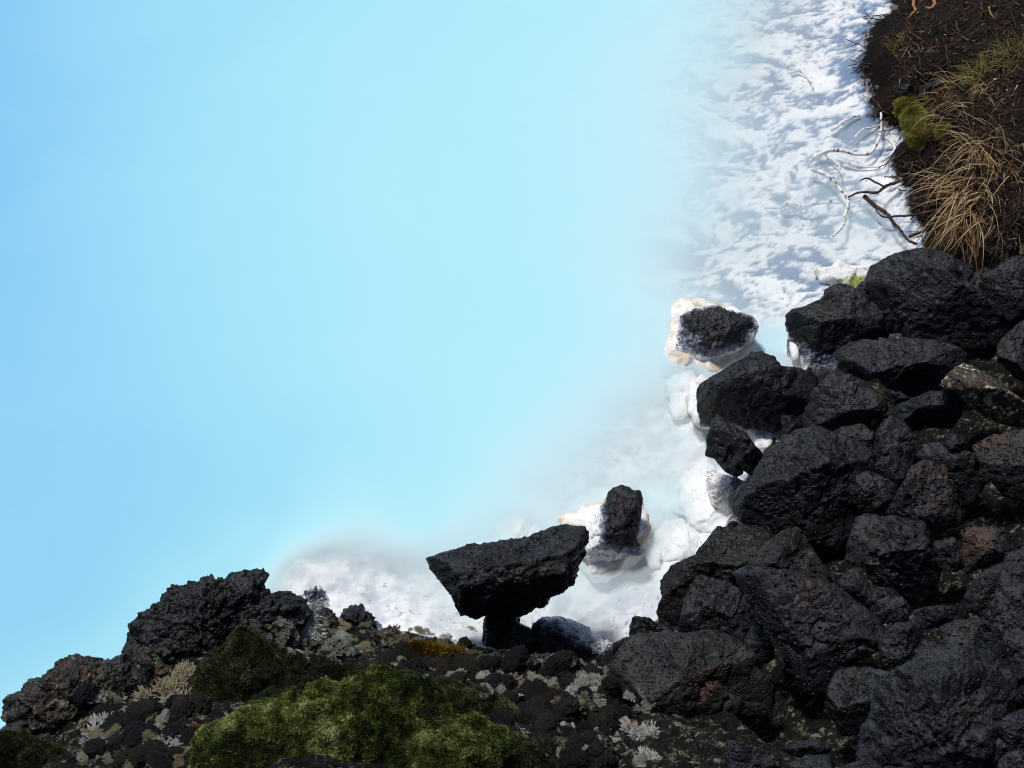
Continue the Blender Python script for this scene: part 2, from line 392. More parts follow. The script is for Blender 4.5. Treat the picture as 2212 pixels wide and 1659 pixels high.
gme = mesh_from('ground', GV, GF, M['ground']); attr(gme, 'soil', soil_mask(XY)); attr(gme, 'hollow', hollow(XY)); attr(gme, 'cliff', np.maximum(_m, sstep(-1.2, -1.45, XY[:, 0])*sstep(4.2, 3.6, XY[:, 1])))
ground = tag(new_obj('ground', gme), kind='structure')

# ------------------------------------------------------------------ surfaces known so far, for placing things by what they touch
SURF = []       # BVH trees of land surfaces
WET = [BVHTree.FromPolygons(GV.tolist(), GF.tolist())]       # what lies below the water
SURF.append(WET[0])
def hit(u, v, trees=None):
    d = Vector(ray(u, v)); best = None
    for b in (trees or SURF):
        h = b.ray_cast(Vector(CAM), d, 60)
        if h[0] is not None and (best is None or h[3] < best[3]): best = h
    return best

# ------------------------------------------------------------------ stones
def cube_sphere(n):
    g = np.tan(np.linspace(-math.pi/4, math.pi/4, n+1)); Vs, Fs, o = [], [], 0
    A, B = np.meshgrid(g, g); A = A.ravel(); B = B.ravel(); Z = np.ones_like(A)
    i = np.arange((n+1)**2).reshape(n+1, n+1)
    q = np.column_stack([i[:-1, :-1].ravel(), i[:-1, 1:].ravel(), i[1:, 1:].ravel(), i[1:, :-1].ravel()])
    for s in ((A, B, Z), (B, A, -Z), (Z, A, B), (-Z, B, A), (B, Z, A), (A, -Z, B)):
        Vs.append(np.column_stack(s)); Fs.append(q+o); o += len(A)
    V = np.concatenate(Vs); V /= np.linalg.norm(V, axis=1)[:, None]; F = np.concatenate(Fs)
    key = np.round(V*1e5).astype(np.int64); _, idx, inv = np.unique(key, axis=0, return_index=True, return_inverse=True)
    return V[idx], inv.ravel()[F]
_cs = {}
def sphere_dirs(n):
    if n not in _cs: _cs[n] = cube_sphere(n)
    return _cs[n]
def outline_radius(poly, cx, cy, nb=720):
    pts = np.array(poly, float) - (cx, cy); pts[:, 1] *= -1
    r = np.zeros(nb)
    a = np.linspace(-math.pi, math.pi, nb, endpoint=False); dx, dy = np.cos(a), np.sin(a)
    for k in range(len(pts)):
        p, q = pts[k], pts[(k+1) % len(pts)]; e = q-p
        den = dx*e[1]-dy*e[0]; den = np.where(np.abs(den) < 1e-9, 1e-9, den)
        t = (p[0]*e[1]-p[1]*e[0])/den; s = (p[0]*dy-p[1]*dx)/den
        ok = (s >= -1e-6) & (s <= 1+1e-6) & (t > 0)
        r = np.where(ok & (t > r), t, r)
    r = np.maximum(r, .05*r.max())
    return r
def centroid(poly):
    p = np.array(poly, float); x, y = p[:, 0], p[:, 1]; x1, y1 = np.roll(x, -1), np.roll(y, -1)
    c = x*y1-x1*y; A = c.sum()/2
    return ((x+x1)*c).sum()/(6*A), ((y+y1)*c).sum()/(6*A), abs(A)
def place_on_ray(u, v, z=None, lift=0.0, R=0.0):
    if z is not None: return on_z(u, v, z)
    h = hit(u, v, [PLACE])
    p = np.array(h[0]); d = ray(u, v)
    return p - d*(lift*R)
def stone_mesh(name, poly, mat, z=None, lift=.35, seed=0, depth=.95, facets=None, nfac=5, rough=.022, fine=.009, p=8.0, q=80, res=.66, clinker=0.0, smooth_blob=False, flat=None, billowy=0.0, frost=None):
    """a solid stone: its outline seen from the camera side, its own distance, depth and facets"""
    r_ = np.random.default_rng(seed+1000)
    cx, cy, A = centroid(poly); Rpx = math.sqrt(A/math.pi)
    d0 = ray(cx, cy); h0 = place_on_ray(cx, cy, z); dist = np.linalg.norm(h0-CAM)
    R = Rpx*dist/FPX
    Cn = place_on_ray(cx, cy, z, lift, R); dist = np.linalg.norm(Cn-CAM); s = dist/FPX; R = Rpx*s
    w = -d0; u = np.cross(UPV, w); u /= np.linalg.norm(u); v = np.cross(w, u)
    n = int(np.clip(Rpx*2*res, 10, 110))
    if flat is not None:                          # lies level on the water: outline on the surface, top at the height 'flat'
        wp = [on_z(a_, b_, 0)[:2] for a_, b_ in poly]; cx, cy, A = centroid(wp); R = math.sqrt(A/math.pi)
        poly = [(a_, 2*cy-b_) for a_, b_ in wp]; s = 1.0
        u, v, w = np.array([1., 0, 0]), np.array([0, 1., 0]), np.array([0, 0, 1.])
        Cn = np.array([cx, cy, flat-depth*R])
    D, F = sphere_dirs(n)
    rt = outline_radius(poly, cx, cy)*s
    th = np.arctan2(D[:, 1], D[:, 0]); sp = np.sqrt(D[:, 0]**2+D[:, 1]**2)
    r2 = np.interp(th, np.linspace(-math.pi, math.pi, 721), np.append(rt, rt[0]))
    inv = ((sp/r2)**p + (np.abs(D[:, 2])/(depth*R))**p)**(1/p)
    dirs = D[:, :1]*u + D[:, 1:2]*v + D[:, 2:]*w
    if facets is None and not smooth_blob:
        facets = []
    acc = inv**q
    ang = np.linspace(-math.pi, math.pi, 720, endpoint=False)
    for nn, h in (facets or []):
        nn = np.asarray(nn, float); nn = nn/np.linalg.norm(nn)
        hh = h*R
        sil = np.max(rt*(np.cos(ang)*(nn@u)+np.sin(ang)*(nn@v)))
        hh = max(hh, .97*sil)
        acc = acc + (np.maximum(dirs@nn, 0)/hh)**q
    if not smooth_blob and not clinker:
        nfc = int(r_.integers(4, 6)); t0 = r_.uniform(0, 6.28)
        for k in range(nfc):                      # broken faces rising from the outline towards the viewer's side and the back
            tk = t0 + 6.283*k/nfc + r_.uniform(-.3, .3)
            hs = np.max(rt*np.cos(ang-tk)); o2 = math.cos(tk)*u + math.sin(tk)*v
            for sgn in (1, -1):
                tl = math.radians(r_.uniform(24, 64)); nn = math.cos(tl)*o2 + sgn*math.sin(tl)*w
                acc = acc + (np.maximum(dirs@nn, 0)/(1.01*hs*math.cos(tl)+.04*R*math.sin(tl)))**q
        for k in range(1):                        # cap faces
            nn = w + .55*(r_.normal()*u + (.5+r_.normal())*v); nn /= np.linalg.norm(nn)
            sil = np.max(rt*(np.cos(ang)*(nn@u)+np.sin(ang)*(nn@v)))
            acc = acc + (np.maximum(dirs@nn, 0)/max(r_.uniform(.42, .62)*R, .97*sil))**q
    r = acc**(-1/q)
    Pw = dirs*r[:, None]
    sd_ = np.array([seed*3.17, seed*1.31, seed*.77]) % 97
    pn = Pw + sd_
    nf = 1/R
    disp = rough*R*fbm(pn, 1.6*nf, 3, .5) + .35*rough*R*billow(pn, 4.2*nf, 2, .5)
    disp += 1.25*fine*fbm(pn, 17, 4, .65)
    if not smooth_blob: disp -= .05*R*np.maximum(0, .22-np.abs(perlin(pn*2.3*nf+7)))/.22 * sstep(-.1, .3, perlin(pn*1.1*nf+3))
    if not smooth_blob:
        disp += .005*(billow(pn, 24, 3, .6)-.4)
        pv = float(r_.uniform(.35, 1.15))                             # gas holes: some stones are full of them, some nearly dense
        disp -= pv*(.016*sstep(.16, .36, perlin(pn*13+5))*sstep(-.25, .15, perlin(pn*3.1+2)) + .009*sstep(.16, .34, perlin(pn*31+9)))
    if clinker: disp += clinker*(billow(pn, 9, 5, .62)-.45) + clinker*.8*fbm(pn, 22, 4, .7)
    if billowy: disp += billowy*(billow(pn, 6.5, 3, .5)-.4)
    Pw = dirs*(r+disp)[:, None]
    me = mesh_from(name, Pw, F, mat)
    if frost is not None:                         # silica dust deposited on one flank or round the rim
        kind, lo, hi = frost
        fd = sp*(r/r2) if kind == 'rim' else (Pw@(np.array(kind)/np.linalg.norm(kind)))/R
        attr(me, 'frost', sstep(lo, hi, fd + .22*fbm(pn, 9, 3)))
    return me, Cn, R
def add_surface(me, Cn, lists):
    V = np.empty(len(me.vertices)*3, np.float32); me.vertices.foreach_get('co', V); V = V.reshape(-1, 3)+Cn
    F = np.empty(len(me.loops), np.int32); me.loops.foreach_get('vertex_index', F)
    b = BVHTree.FromPolygons(V.tolist(), F.reshape(-1, 4).tolist())
    for l in lists: l.append(b)
    return b
_seed = [0]
def stone(name, label, reg, pts, mat='basalt', cat='rock', group='boulders along the shore', wet=False, land=False, parent=None, grow=1.0, **kw):
    _seed[0] += 1
    kw.setdefault('seed', _seed[0])
    poly = P(reg, pts)
    if grow != 1:
        gx, gy, _ = centroid(poly); poly = [(gx+(x-gx)*grow, gy+(y-gy)*grow) for x, y in poly]
    me, Cn, R = stone_mesh(name, poly, M[mat], **kw)
    if parent is not None:
        o = new_obj(name, me, parent, loc=Vector(Cn)-parent.location)
    else:
        o = tag(new_obj(name, me, loc=Cn), label, cat, group)
    if wet: add_surface(me, Cn, [WET])
    if land: add_surface(me, Cn, [SURF])
    o_R[o.name] = R
    return o
o_R = {}
PILE = 'basalt boulders piled on the shore'

# --- rocks standing in the pool
SIL = dict(smooth_blob=True, rough=.05, fine=.012, billowy=.018, depth=.4, p=3.2, flat=.035)
a = stone('silica_rimmed_rock', 'flat black rock with thick white mineral rim alone in pale water', 1, [(225,430),(300,395),(390,385),(450,378),(495,410),(540,405),(600,425),(665,450),(672,500),(655,560),(590,615),(555,638),(490,662),(420,690),(330,685),(250,675),(200,640),(222,560)], 'frosted', z=.085, frost=('rim', .80, 1.25), depth=.6, wet=True, group=None, facets=[((-.1,.1,1),.30),((.5,-.25,.9),.42),((-.6,-.4,.6),.6)], fine=.014)
stone('silica_crust', None, 1, [(200,335),(330,318),(480,360),(600,400),(665,440),(692,520),(660,610),(560,700),(480,755),(400,775),(370,740),(310,715),(250,745),(180,725),(130,680),(140,600),(165,500),(175,400)], 'silica', parent=a, wet=True, **SIL)
a = stone('leaning_rock', 'large black wedge shaped rock balanced on a narrow stem above the pool', 3, [(315,610),(400,575),(490,550),(540,525),(620,530),(720,510),(800,510),(860,490),(940,465),(1020,430),(1120,415),(1190,425),(1215,450),(1240,490),(1235,530),(1205,540),(1210,580),(1170,680),(1140,760),(1080,800),(1010,820),(980,860),(930,890),(850,925),(800,940),(740,930),(660,920),(600,935),(510,930),(485,880),(460,820),(400,740),(350,680)], 'basalt', z=.42, depth=.62, group=None, rough=.04, fine=.022, clinker=.012, res=.62, facets=[((-.15,.35,1),.42),((.1,-1,.25),.45),((-.8,-.6,.3),.6),((.9,-.4,.2),.7)])
stone('stem_rock', 'dark stubby rock holding up the wedge shaped rock at the pool edge', 3, [(640,1095),(642,1000),(660,900),(740,880),(810,900),(840,980),(900,1010),(935,1080),(900,1150),(760,1140)], 'lava', z=.14, depth=.9, group=None, clinker=.02, facets=[], wet=True)
stone('frosted_rock', 'round topped rock dusted blue white beside the stubby stem rock', 3, [(900,1060),(920,990),(980,955),(1050,945),(1150,970),(1230,1010),(1265,1070),(1250,1130),(1200,1175),(1050,1180),(930,1150)], 'frosted', z=.08, frost=((.35, .8, .45), -.35, .8), depth=.8, group=None, clinker=.015, facets=[], wet=True)
a = stone('seal_shaped_rock', 'upright dark rock with frosted white left flank behind the wedge rock', 3, [(1375,205),(1440,180),(1500,210),(1530,215),(1555,260),(1545,330),(1530,420),(1510,490),(1560,550),(1530,590),(1450,590),(1330,635),(1250,620),(1195,590),(1220,520),(1250,440),(1290,340),(1340,260)], 'frosted', z=.095, frost=((-1, .1, -.35), -.25, .8), depth=.8, group=None, wet=True, fine=.014, facets=[((.75,-.2,.8),.45),((-.75,.1,.65),.45)])
stone('silica_crust', None, 3, [(1060,380),(1100,340),(1200,310),(1280,300),(1380,215),(1440,195),(1550,240),(1590,310),(1605,420),(1590,480),(1540,560),(1440,640),(1340,700),(1270,690),(1220,620),(1190,560),(1180,450),(1080,430)], 'silica', parent=a, wet=True, **{**SIL, 'billowy': .03})
a = stone('peaked_rock', 'broad black rock with small knob peak and white crusted left end', 1, [(345,830),(400,800),(520,730),(620,670),(650,632),(690,640),(720,660),(770,680),(800,730),(900,740),(1000,770),(1015,830),(970,920),(930,990),(880,1020),(830,1080),(760,1110),(680,1105),(600,1090),(540,1060),(470,1040),(420,1070),(360,1080),(340,1000),(325,900)], 'basalt', z=.17, depth=.62, group=PILE, wet=True, facets=[((-.1,.3,1),.5),((.2,-1,.35),.5),((-.9,-.1,.3),.7)])
stone('silica_crust', None, 1, [(290,850),(350,815),(420,850),(440,950),(440,1050),(395,1108),(320,1085),(280,1020),(272,930)], 'silica', parent=a, wet=True, **{**SIL, 'flat': .07})
stone('wedge_rock', 'dark triangular rock with pointed top leaning over the pool edge', 1, [(385,1140),(410,1080),(440,985),(480,1000),(505,1050),(590,1090),(640,1160),(722,1250),(718,1290),(680,1330),(650,1360),(560,1368),(490,1330),(430,1262),(383,1242)], 'basalt', z=.30, depth=.7, group=PILE, facets=[((-.05,.25,1),.35),((-.1,-1,.15),.42),((.8,.2,.5),.6)])
stone('frosted_rock', 'blue white frosted rock wedged under the largest boulder beside milky water', 1, [(380,1345),(400,1312),(440,1340),(500,1355),(570,1380),(640,1420),(600,1500),(660,1640),(650,1655),(560,1600),(480,1560),(410,1522),(385,1430)], 'frosted', z=.03, frost=((-1, .2, .1), -.15, .85), depth=.6, group=None, wet=True, facets=[((-.1,.1,1),.4),((-.3,-1,.3),.6)])

# --- white silica mounds under and at the water
MND = dict(smooth_blob=True, rough=.10, fine=.01, billowy=.04, depth=.40, p=2.2, cat='mineral mound', group='white silica mounds in the pool', wet=True)
stone('silica_mound', 'rounded white mound under water behind the wedge shaped rock', 3, [(670,470),(715,390),(780,305),(840,290),(920,330),(985,400),(1010,470),(950,520),(800,540),(700,530)], 'mound', flat=-0.030, **MND)
stone('silica_mound', 'white ledge peeking out along the top edge of the wedge rock', 3, [(430,560),(520,520),(600,510),(700,502),(740,530),(700,600),(560,640),(440,620)], 'mound', flat=-0.005, **MND)
stone('silica_mound', 'white cauliflower mound in milky water right of the seal shaped rock', 3, [(1630,450),(1680,360),(1760,318),(1805,330),(1835,400),(1885,450),(1855,530),(1760,570),(1670,550)], 'mound', flat=-0.025, **MND)
stone('silica_mound', 'small white lump at the lower right flank of the seal shaped rock', 3, [(1560,500),(1615,480),(1665,560),(1655,620),(1590,620)], 'mound', flat=-0.035, **MND)
stone('silica_mound', 'wide pale mound around the frosted rock under the largest boulder', 1, [(225,1400),(260,1300),(330,1240),(390,1230),(440,1310),(440,1420),(460,1520),(560,1600),(640,1650),(480,1665),(330,1610),(280,1550),(213,1490)], 'mound', flat=-0.008, **MND)
stone('silica_mound', 'white mound below the silica rimmed rock beside the peaked rock', 1, [(168,800),(200,750),(300,735),(380,785),(350,850),(290,900),(275,960),(220,985),(170,930)], 'mound', flat=-0.015, **MND)
stone('silica_mound', 'white mound stained green in the shallows above the boulders', 1, [(1020,180),(1140,135),(1250,145),(1335,170),(1345,230),(1250,280),(1150,255),(1050,230)], 'algae', flat=0.035, **MND)
stone('silica_mound', 'pale crust block in the gap between triangular rock and peaked rock', 1, [(600,1090),(700,1090),(795,1080),(805,1190),(760,1225),(690,1215)], 'silica', flat=0.040, **MND)
stone('silica_mound', 'white crust at the left foot of the notched dark boulder', 2, [(320,420),(380,340),(440,295),(480,340),(420,420),(350,460)], 'mound', flat=0.030, **MND)

# --- boulder pile on the right shore
def b(label, reg, pts, mat='basalt', **kw):
    return stone('basalt_boulder', label, reg, pts, mat, group=PILE, land=True, grow=1.05, **kw)
def F(*a): return list(a)
o = b('large rounded pitted boulder just below the dry grass', 1, [(1352,215),(1370,165),(1420,135),(1500,95),(1620,72),(1740,92),(1830,150),(1890,190),(1950,250),(1990,340),(2060,410),(2130,480),(2140,560),(2050,610),(1900,602),(1790,590),(1690,570),(1560,545),(1450,510),(1400,430),(1370,370),(1343,300)], 'basalt_purple', facets=[((-.1,.35,1),.5),((-.15,-1,.5),.55),((.8,-.5,.4),.62)])
o = b('steep black boulder with sheer white edged left face at the water', 1, [(863,440),(900,405),(970,390),(1060,345),(1070,300),(1150,258),(1230,300),(1290,290),(1350,320),(1390,400),(1440,490),(1400,570),(1260,580),(1170,660),(1120,740),(1000,765),(900,735),(870,640),(880,560),(865,490)], lift=.45, facets=[((-.2,.4,1),.5),((-.15,-1,.45),.5),((.3,-.9,.2),.6)], wet=True)
stone('silica_crust', None, 1, [(858,440),(885,520),(905,640),(905,735),(868,735),(852,640),(845,540)], 'silica', parent=o, wet=True, **{**SIL, 'flat': .07})
b('small black knob between the pitted boulder and the steep boulder', 1, [(1245,280),(1280,245),(1330,228),(1362,245),(1375,300),(1335,345),(1270,335)], lift=1.0)
b('long purple grey slab with large pits in the upper pile', 1, [(1155,660),(1210,600),(1350,578),(1500,573),(1650,583),(1760,605),(1830,650),(1862,720),(1820,790),(1700,860),(1560,890),(1450,852),(1380,790),(1280,745),(1200,735)], 'basalt_purple', lift=.6, facets=[((-.1,.15,1),.5),((.05,-1,.2),.45),((.8,-.4,.4),.7)])
b('rounded purple black boulder under the long pitted slab', 1, [(965,960),(1010,860),(1080,790),(1140,753),(1220,788),(1330,860),(1392,920),(1407,980),(1340,1030),(1250,1072),(1120,1088),(1030,1062),(978,1012)], 'basalt_purple', lift=.55, facets=[((.3,.2,1),.5),((.0,-1,.1),.5),((-.7,-.3,.5),.6)])
b('largest boulder, broad and ridged, in the middle of the pile', 1, [(538,1480),(600,1430),(680,1360),(720,1290),(760,1220),(800,1188),(880,1130),(1040,1090),(1180,1160),(1240,1180),(1320,1240),(1352,1330),(1320,1400),(1230,1590),(1180,1710),(1090,1795),(1040,1800),(950,1740),(850,1690),(760,1655),(640,1640),(570,1570)], 'basalt', lift=.6, facets=[((-.1,.35,1),.5),((-.3,-1,.6),.52),((.75,-.3,.6),.55),((-.1,-.9,.1),.75)], fine=.016)
b('thumb sized grey rock tucked beside the rounded purple boulder', 1, [(1412,865),(1480,868),(1558,910),(1470,948),(1430,932)], lift=1.0)
b('flat topped grey rock left of the tan encrusted stone', 1, [(1435,1000),(1470,980),(1560,930),(1680,880),(1800,868),(1838,930),(1822,1020),(1740,1065),(1600,1085),(1500,1062)], lift=.6, facets=[((0,.2,1),.45),((.0,-1,.1),.5)])
b('tan and cream encrusted stone lying near the right edge', 1, [(1768,850),(1800,788),(1880,722),(1960,760),(2060,830),(2130,890),(2212,950),(2230,1040),(2150,1064),(2050,1032),(1960,982),(1850,882)], 'tanrock', lift=.9, facets=[((.1,.3,1),.5),((-.3,-1,.2),.55)], clinker=.012)
b('upright narrow boulder right of the largest boulder', 1, [(1343,1240),(1370,1100),(1430,1030),(1490,1018),(1547,1100),(1573,1200),(1562,1312),(1450,1305),(1358,1302)], lift=.6)
b('low dark rock behind the top of the largest boulder', 1, [(1108,1090),(1200,1068),(1270,1063),(1335,1110),(1355,1175),(1330,1250),(1250,1210),(1180,1170)], lift=.2)
b('little black rock between peaked rock and largest boulder', 1, [(803,1030),(830,998),(900,1013),(933,1060),(922,1112),(850,1155),(820,1115)], lift=.3)
b('tall pitted boulder sloping down right of the largest boulder', 1, [(1440,1580),(1540,1400),(1580,1310),(1650,1288),(1750,1310),(1765,1390),(1795,1450),(1835,1560),(1822,1645),(1720,1665),(1600,1645),(1480,1625)], 'basalt_purple', lift=.7)
b('grey boulder behind the tall pitted boulder', 1, [(1608,1250),(1680,1188),(1750,1188),(1800,1248),(1900,1260),(1975,1290),(1965,1400),(1905,1505),(1830,1530),(1760,1440),(1700,1330)], lift=.35)
b('rust streaked boulder at the right edge below the tan stone', 1, [(1948,1200),(2050,1138),(2200,1108),(2270,1120),(2270,1420),(2212,1488),(2100,1455),(2040,1385),(1970,1400),(1985,1290)], 'basalt_rust', lift=.5)
b('dark boulder under the grass clump at the right edge', 1, [(1965,290),(2000,200),(2100,148),(2170,108),(2270,130),(2270,440),(2150,460),(2060,405)], lift=.4)
b('shadowed boulder at the right edge above the tan stone', 1, [(2075,610),(2150,520),(2212,480),(2270,480),(2270,820),(2180,790),(2080,700)], lift=.4)
b('blocky boulder with straight top edge in the lower pile', 2, [(1268,240),(1330,213),(1500,233),(1612,250),(1652,380),(1703,490),(1692,580),(1560,632),(1440,602),(1350,562),(1300,502),(1208,472),(1230,380)], lift=.6, facets=[((0,.2,1),.45),((.1,-1,.5),.5),((-.8,-.4,.4),.65)])
b('brown sided rock left of the right edge in the lower pile', 2, [(1868,330),(1920,288),(2030,278),(2122,320),(2143,400),(2080,462),(1960,512),(1900,542),(1868,450)], 'basalt_rust', lift=.5)
b('notched dark boulder overhanging the white bay', 2, [(138,580),(200,500),(330,440),(400,350),(440,288),(540,278),(640,263),(720,300),(770,360),(700,450),(640,570),(480,640),(350,690),(280,760),(240,880),(190,872),(130,800),(123,740),(145,660)], 'lava', lift=.5, facets=[((-.2,.3,1),.5),((-.4,-1,.2),.55)], fine=.018)
b('grey hump shaped boulder in front of the notched boulder', 2, [(240,850),(268,700),(330,580),(380,570),(500,590),(560,640),(625,680),(685,790),(640,840),(580,905),(450,900),(330,900),(258,935)], lift=.9)
b('rust topped boulder at the crest of the long pitted boulder', 2, [(598,560),(650,470),(740,368),(850,293),(942,325),(1012,440),(1095,575),(1000,640),(850,640),(700,600)], 'basalt_rust', lift=.8, facets=[((-.6,.3,1),.5),((.4,-.4,1),.5),((-.4,-1,.3),.6)])
b('long pitted boulder slanting down through the lower pile', 2, [(575,572),(640,540),(760,540),(900,560),(1040,570),(1130,625),(1240,720),(1335,780),(1395,880),(1335,950),(1200,1020),(1150,1110),(1080,1180),(990,1192),(900,1100),(800,960),(720,840),(650,720)], 'basalt_purple', lift=1.0, facets=[((.35,.2,1),.5),((-.75,-.6,.25),.42),((.4,-1,.2),.7)])
b('small rock wedged between long pitted boulder and blocky boulder', 2, [(1143,600),(1190,548),(1260,523),(1312,580),(1383,650),(1412,690),(1370,800),(1290,740),(1220,692)], lift=.5)
b('wide red brown topped boulder beside the lichen slope', 3, [(1378,1290),(1430,1180),(1490,1090),(1560,1068),(1700,1060),(1850,1060),(1950,1038),(2060,1070),(2142,1130),(2202,1190),(2255,1290),(2285,1400),(2200,1522),(2080,1575),(1900,1545),(1720,1525),(1600,1475),(1470,1395),(1400,1342)], 'basalt_rust', lift=.7, facets=[((-.1,.25,1),.48),((.1,-1,.45),.5),((.8,-.4,.3),.7)])
b('chip of dark rock behind the long pitted boulder shoulder', 2, [(600,920),(650,850),(740,890),(775,1000),(740,1060),(690,1040),(640,970)], lift=.5)
b('pale grey rock left of three small grey rocks', 2, [(1388,930),(1480,838),(1600,828),(1622,900),(1603,1012),(1552,1102),(1480,1113),(1388,1042)], lift=.6)
b('small bright pitted rock above the lower right boulder', 2, [(1588,1000),(1640,928),(1762,958),(1793,1020),(1740,1070),(1610,1100)], lift=.7)
b('thin slab shaped rock topping the small grey rocks', 2, [(1588,760),(1720,728),(1842,738),(1885,782),(1800,835),(1680,850),(1620,860)], lift=.5)
b('wedge of grey rock behind the small bright pitted rock', 2, [(1738,860),(1820,818),(1952,798),(1995,880),(1930,970),(1790,990)], lift=.4)
b('slanted dark rock left of the right edge monolith', 2, [(1868,700),(1950,580),(2050,498),(2112,500),(2125,620),(2085,725),(1960,775),(1880,742)], lift=.5)
b('tall dark monolith boulder at the lower right edge', 2, [(1958,900),(2050,740),(2122,458),(2212,438),(2290,440),(2290,1270),(2150,1210),(2080,1090),(1990,1012)], lift=.5)
b('huge blue grey boulder filling the bottom right', 2, [(1395,1250),(1480,1168),(1580,1098),(1700,1028),(1830,988),(1950,998),(2042,1058),(2093,1130),(2103,1230),(2035,1350),(2015,1500),(1965,1660),(1900,1760),(1500,1760),(1378,1720),(1308,1620),(1320,1500),(1380,1380)], lift=.8, facets=[((.25,.2,1),.5),((-.55,-.7,.5),.5),((.7,-.7,.3),.6)], fine=.016)
b('dim boulder between long pitted boulder and huge bottom right boulder', 2, [(1098,1220),(1140,1128),(1240,1098),(1360,1103),(1492,1130),(1485,1180),(1405,1260),(1335,1405),(1250,1455),(1168,1443),(1108,1340)], lift=.4)
b('grey rock cut by the bottom edge right of the lichens', 2, [(503,1600),(520,1518),(600,1528),(762,1578),(773,1612),(720,1700),(600,1740),(508,1710)], lift=.5)
b('low pitted rock cut by the bottom edge left of huge boulder', 2, [(855,1650),(960,1600),(1080,1588),(1103,1640),(1070,1740),(850,1740)], lift=.5)
b('rock in the bottom right corner', 2, [(2085,1625),(2150,1578),(2280,1555),(2280,1740),(2075,1740)], lift=.5)
b('shadowed rock above the low pitted rock', 2, [(815,1560),(900,1508),(1010,1498),(1095,1540),(1060,1600),(950,1610)], lift=.2)
b('dark rock at the right edge above the corner', 2, [(2005,1500),(2120,1378),(2212,1328),(2280,1328),(2280,1560),(2100,1610),(2000,1625)], lift=.3)
b('crinkled black rock at the right end of the white bay', 3, [(1490,1030),(1500,968),(1530,948),(1570,958),(1640,988),(1700,998),(1745,1050),(1700,1100),(1560,1095),(1495,1072)], 'lava', lift=.4, clinker=.015)
b('thin dark rock lip along the bottom of the white bay', 3, [(1365,1110),(1430,1080),(1500,1058),(1570,1080),(1490,1135),(1430,1215),(1375,1190)], 'lava', lift=.3, clinker=.015)
b('small frosted knob beside the round topped frosted rock', 3, [(1255,1120),(1300,1078),(1362,1100),(1378,1150),(1340,1210),(1265,1200)], 'frosted', z=.10, frost=((-.2, .5, .6), .0, .9), clinker=.015)

# smaller rocks filling the gaps of the pile
FILL = 'small basalt rocks in the gaps of the pile'
for k in range(46):
    u, v = random.uniform(790, 1020), random.uniform(330, 765)
    if (u-1024)*.55+(v-330)*.25 < -95 or (u < 860 and v < 520): continue
    h = hit(u, v, [PLACE])
    if h is None or h[0].z < .12: continue
    r0 = random.uniform(11, 24); n = random.randint(7, 9); a0 = random.random()*6
    poly = [(u+r0*random.uniform(.75, 1.2)*math.cos(a0+6.283*i/n), v-r0*random.uniform(.6, 1.0)*math.sin(a0+6.283*i/n)) for i in range(n)]
    me, Cn, R = stone_mesh('basalt_rock', poly[::-1], M['basalt'], lift=.05, seed=500+k)
    o = tag(new_obj('basalt_rock', me, loc=Cn), 'small dark basalt rock half hidden in a gap of the boulder pile', 'rock', FILL)

for k in range(30):                               # the pile goes on past the picture's right and lower edges
    u, v = (random.uniform(1060, 1420), random.uniform(260, 1000)) if k % 3 else (random.uniform(760, 1100), random.uniform(800, 1000))
    h = hit(u, v, [PLACE])
    if h is None: continue
    r0 = random.uniform(32, 70); n = random.randint(6, 8); a0 = random.random()*6
    poly = [(u+r0*random.uniform(.8, 1.2)*math.cos(a0+6.283*i/n), v+r0*random.uniform(.6, 1.0)*math.sin(a0+6.283*i/n)) for i in range(n)]
    me, Cn, R_ = stone_mesh('basalt_boulder', poly, M[('basalt', 'basalt_purple', 'basalt_rust')[k % 3]], lift=.3, seed=700+k, res=.35)
    tag(new_obj('basalt_boulder', me, loc=Cn), 'basalt boulder continuing the pile past the right and lower picture edges', 'rock', 'boulders beyond the picture edge')

# ------------------------------------------------------------------ lava outcrop in the foreground
OUT = 'foreground lava outcrop'
def lv(name, label, reg, pts, mat='lava', **kw):
    kw = {**dict(clinker=.028, rough=.06, fine=.02, facets=[], depth=.8, res=.7, p=2.4), **kw}
    return stone(name, label, reg, pts, mat, cat='lava rock', group=OUT, land=True, **kw)
lv('lava_outcrop', 'low brownish lava outcrop at the lower left edge of the pool', 4, [(38,1040),(43,980),(90,950),(78,830),(150,770),(280,710),(340,650),(440,618),(560,640),(620,640),(680,610),(760,640),(830,700),(860,800),(800,900),(700,1000),(560,1080),(400,1150),(230,1180),(100,1150)], 'lava_lichen', lift=.25, depth=.7)
lv('lava_outcrop', 'tall jagged black lava outcrop standing above blue water', 4, [(743,610),(768,520),(783,390),(845,365),(850,330),(930,280),(960,230),(1020,198),(1090,205),(1130,178),(1200,153),(1290,168),(1310,138),(1400,128),(1490,123),(1517,155),(1500,200),(1550,240),(1590,232),(1650,250),(1720,290),(1760,350),(1740,450),(1650,560),(1480,640),(1250,720),(1000,740),(860,700)], 'lava', lift=.3, depth=.6, clinker=.034)
lv('lava_block', 'dark block at the left foot of the tall lava outcrop', 4, [(740,640),(780,595),(840,583),(900,618),(985,650),(1022,690),(1000,770),(900,800),(800,780),(745,720)], 'lava_lichen', lift=.5)
lv('lava_boulder', 'isolated round lava knob against the white shelf', 4, [(1733,240),(1760,208),(1820,183),(1867,220),(1873,270),(1855,320),(1790,340),(1738,300)], lift=.3)
lv('lava_boulder', 'squarish lava knob right of the isolated round knob', 4, [(1968,340),(2020,298),(2100,320),(2150,370),(2192,420),(2170,500),(2070,480),(1978,425)], lift=.3)
lv('lava_block', 'lumpy lava block behind the two lava knobs', 4, [(1640,300),(1720,300),(1830,300),(1920,340),(1960,420),(1920,500),(1800,540),(1680,500),(1620,400)], 'lava_lichen', lift=.3)
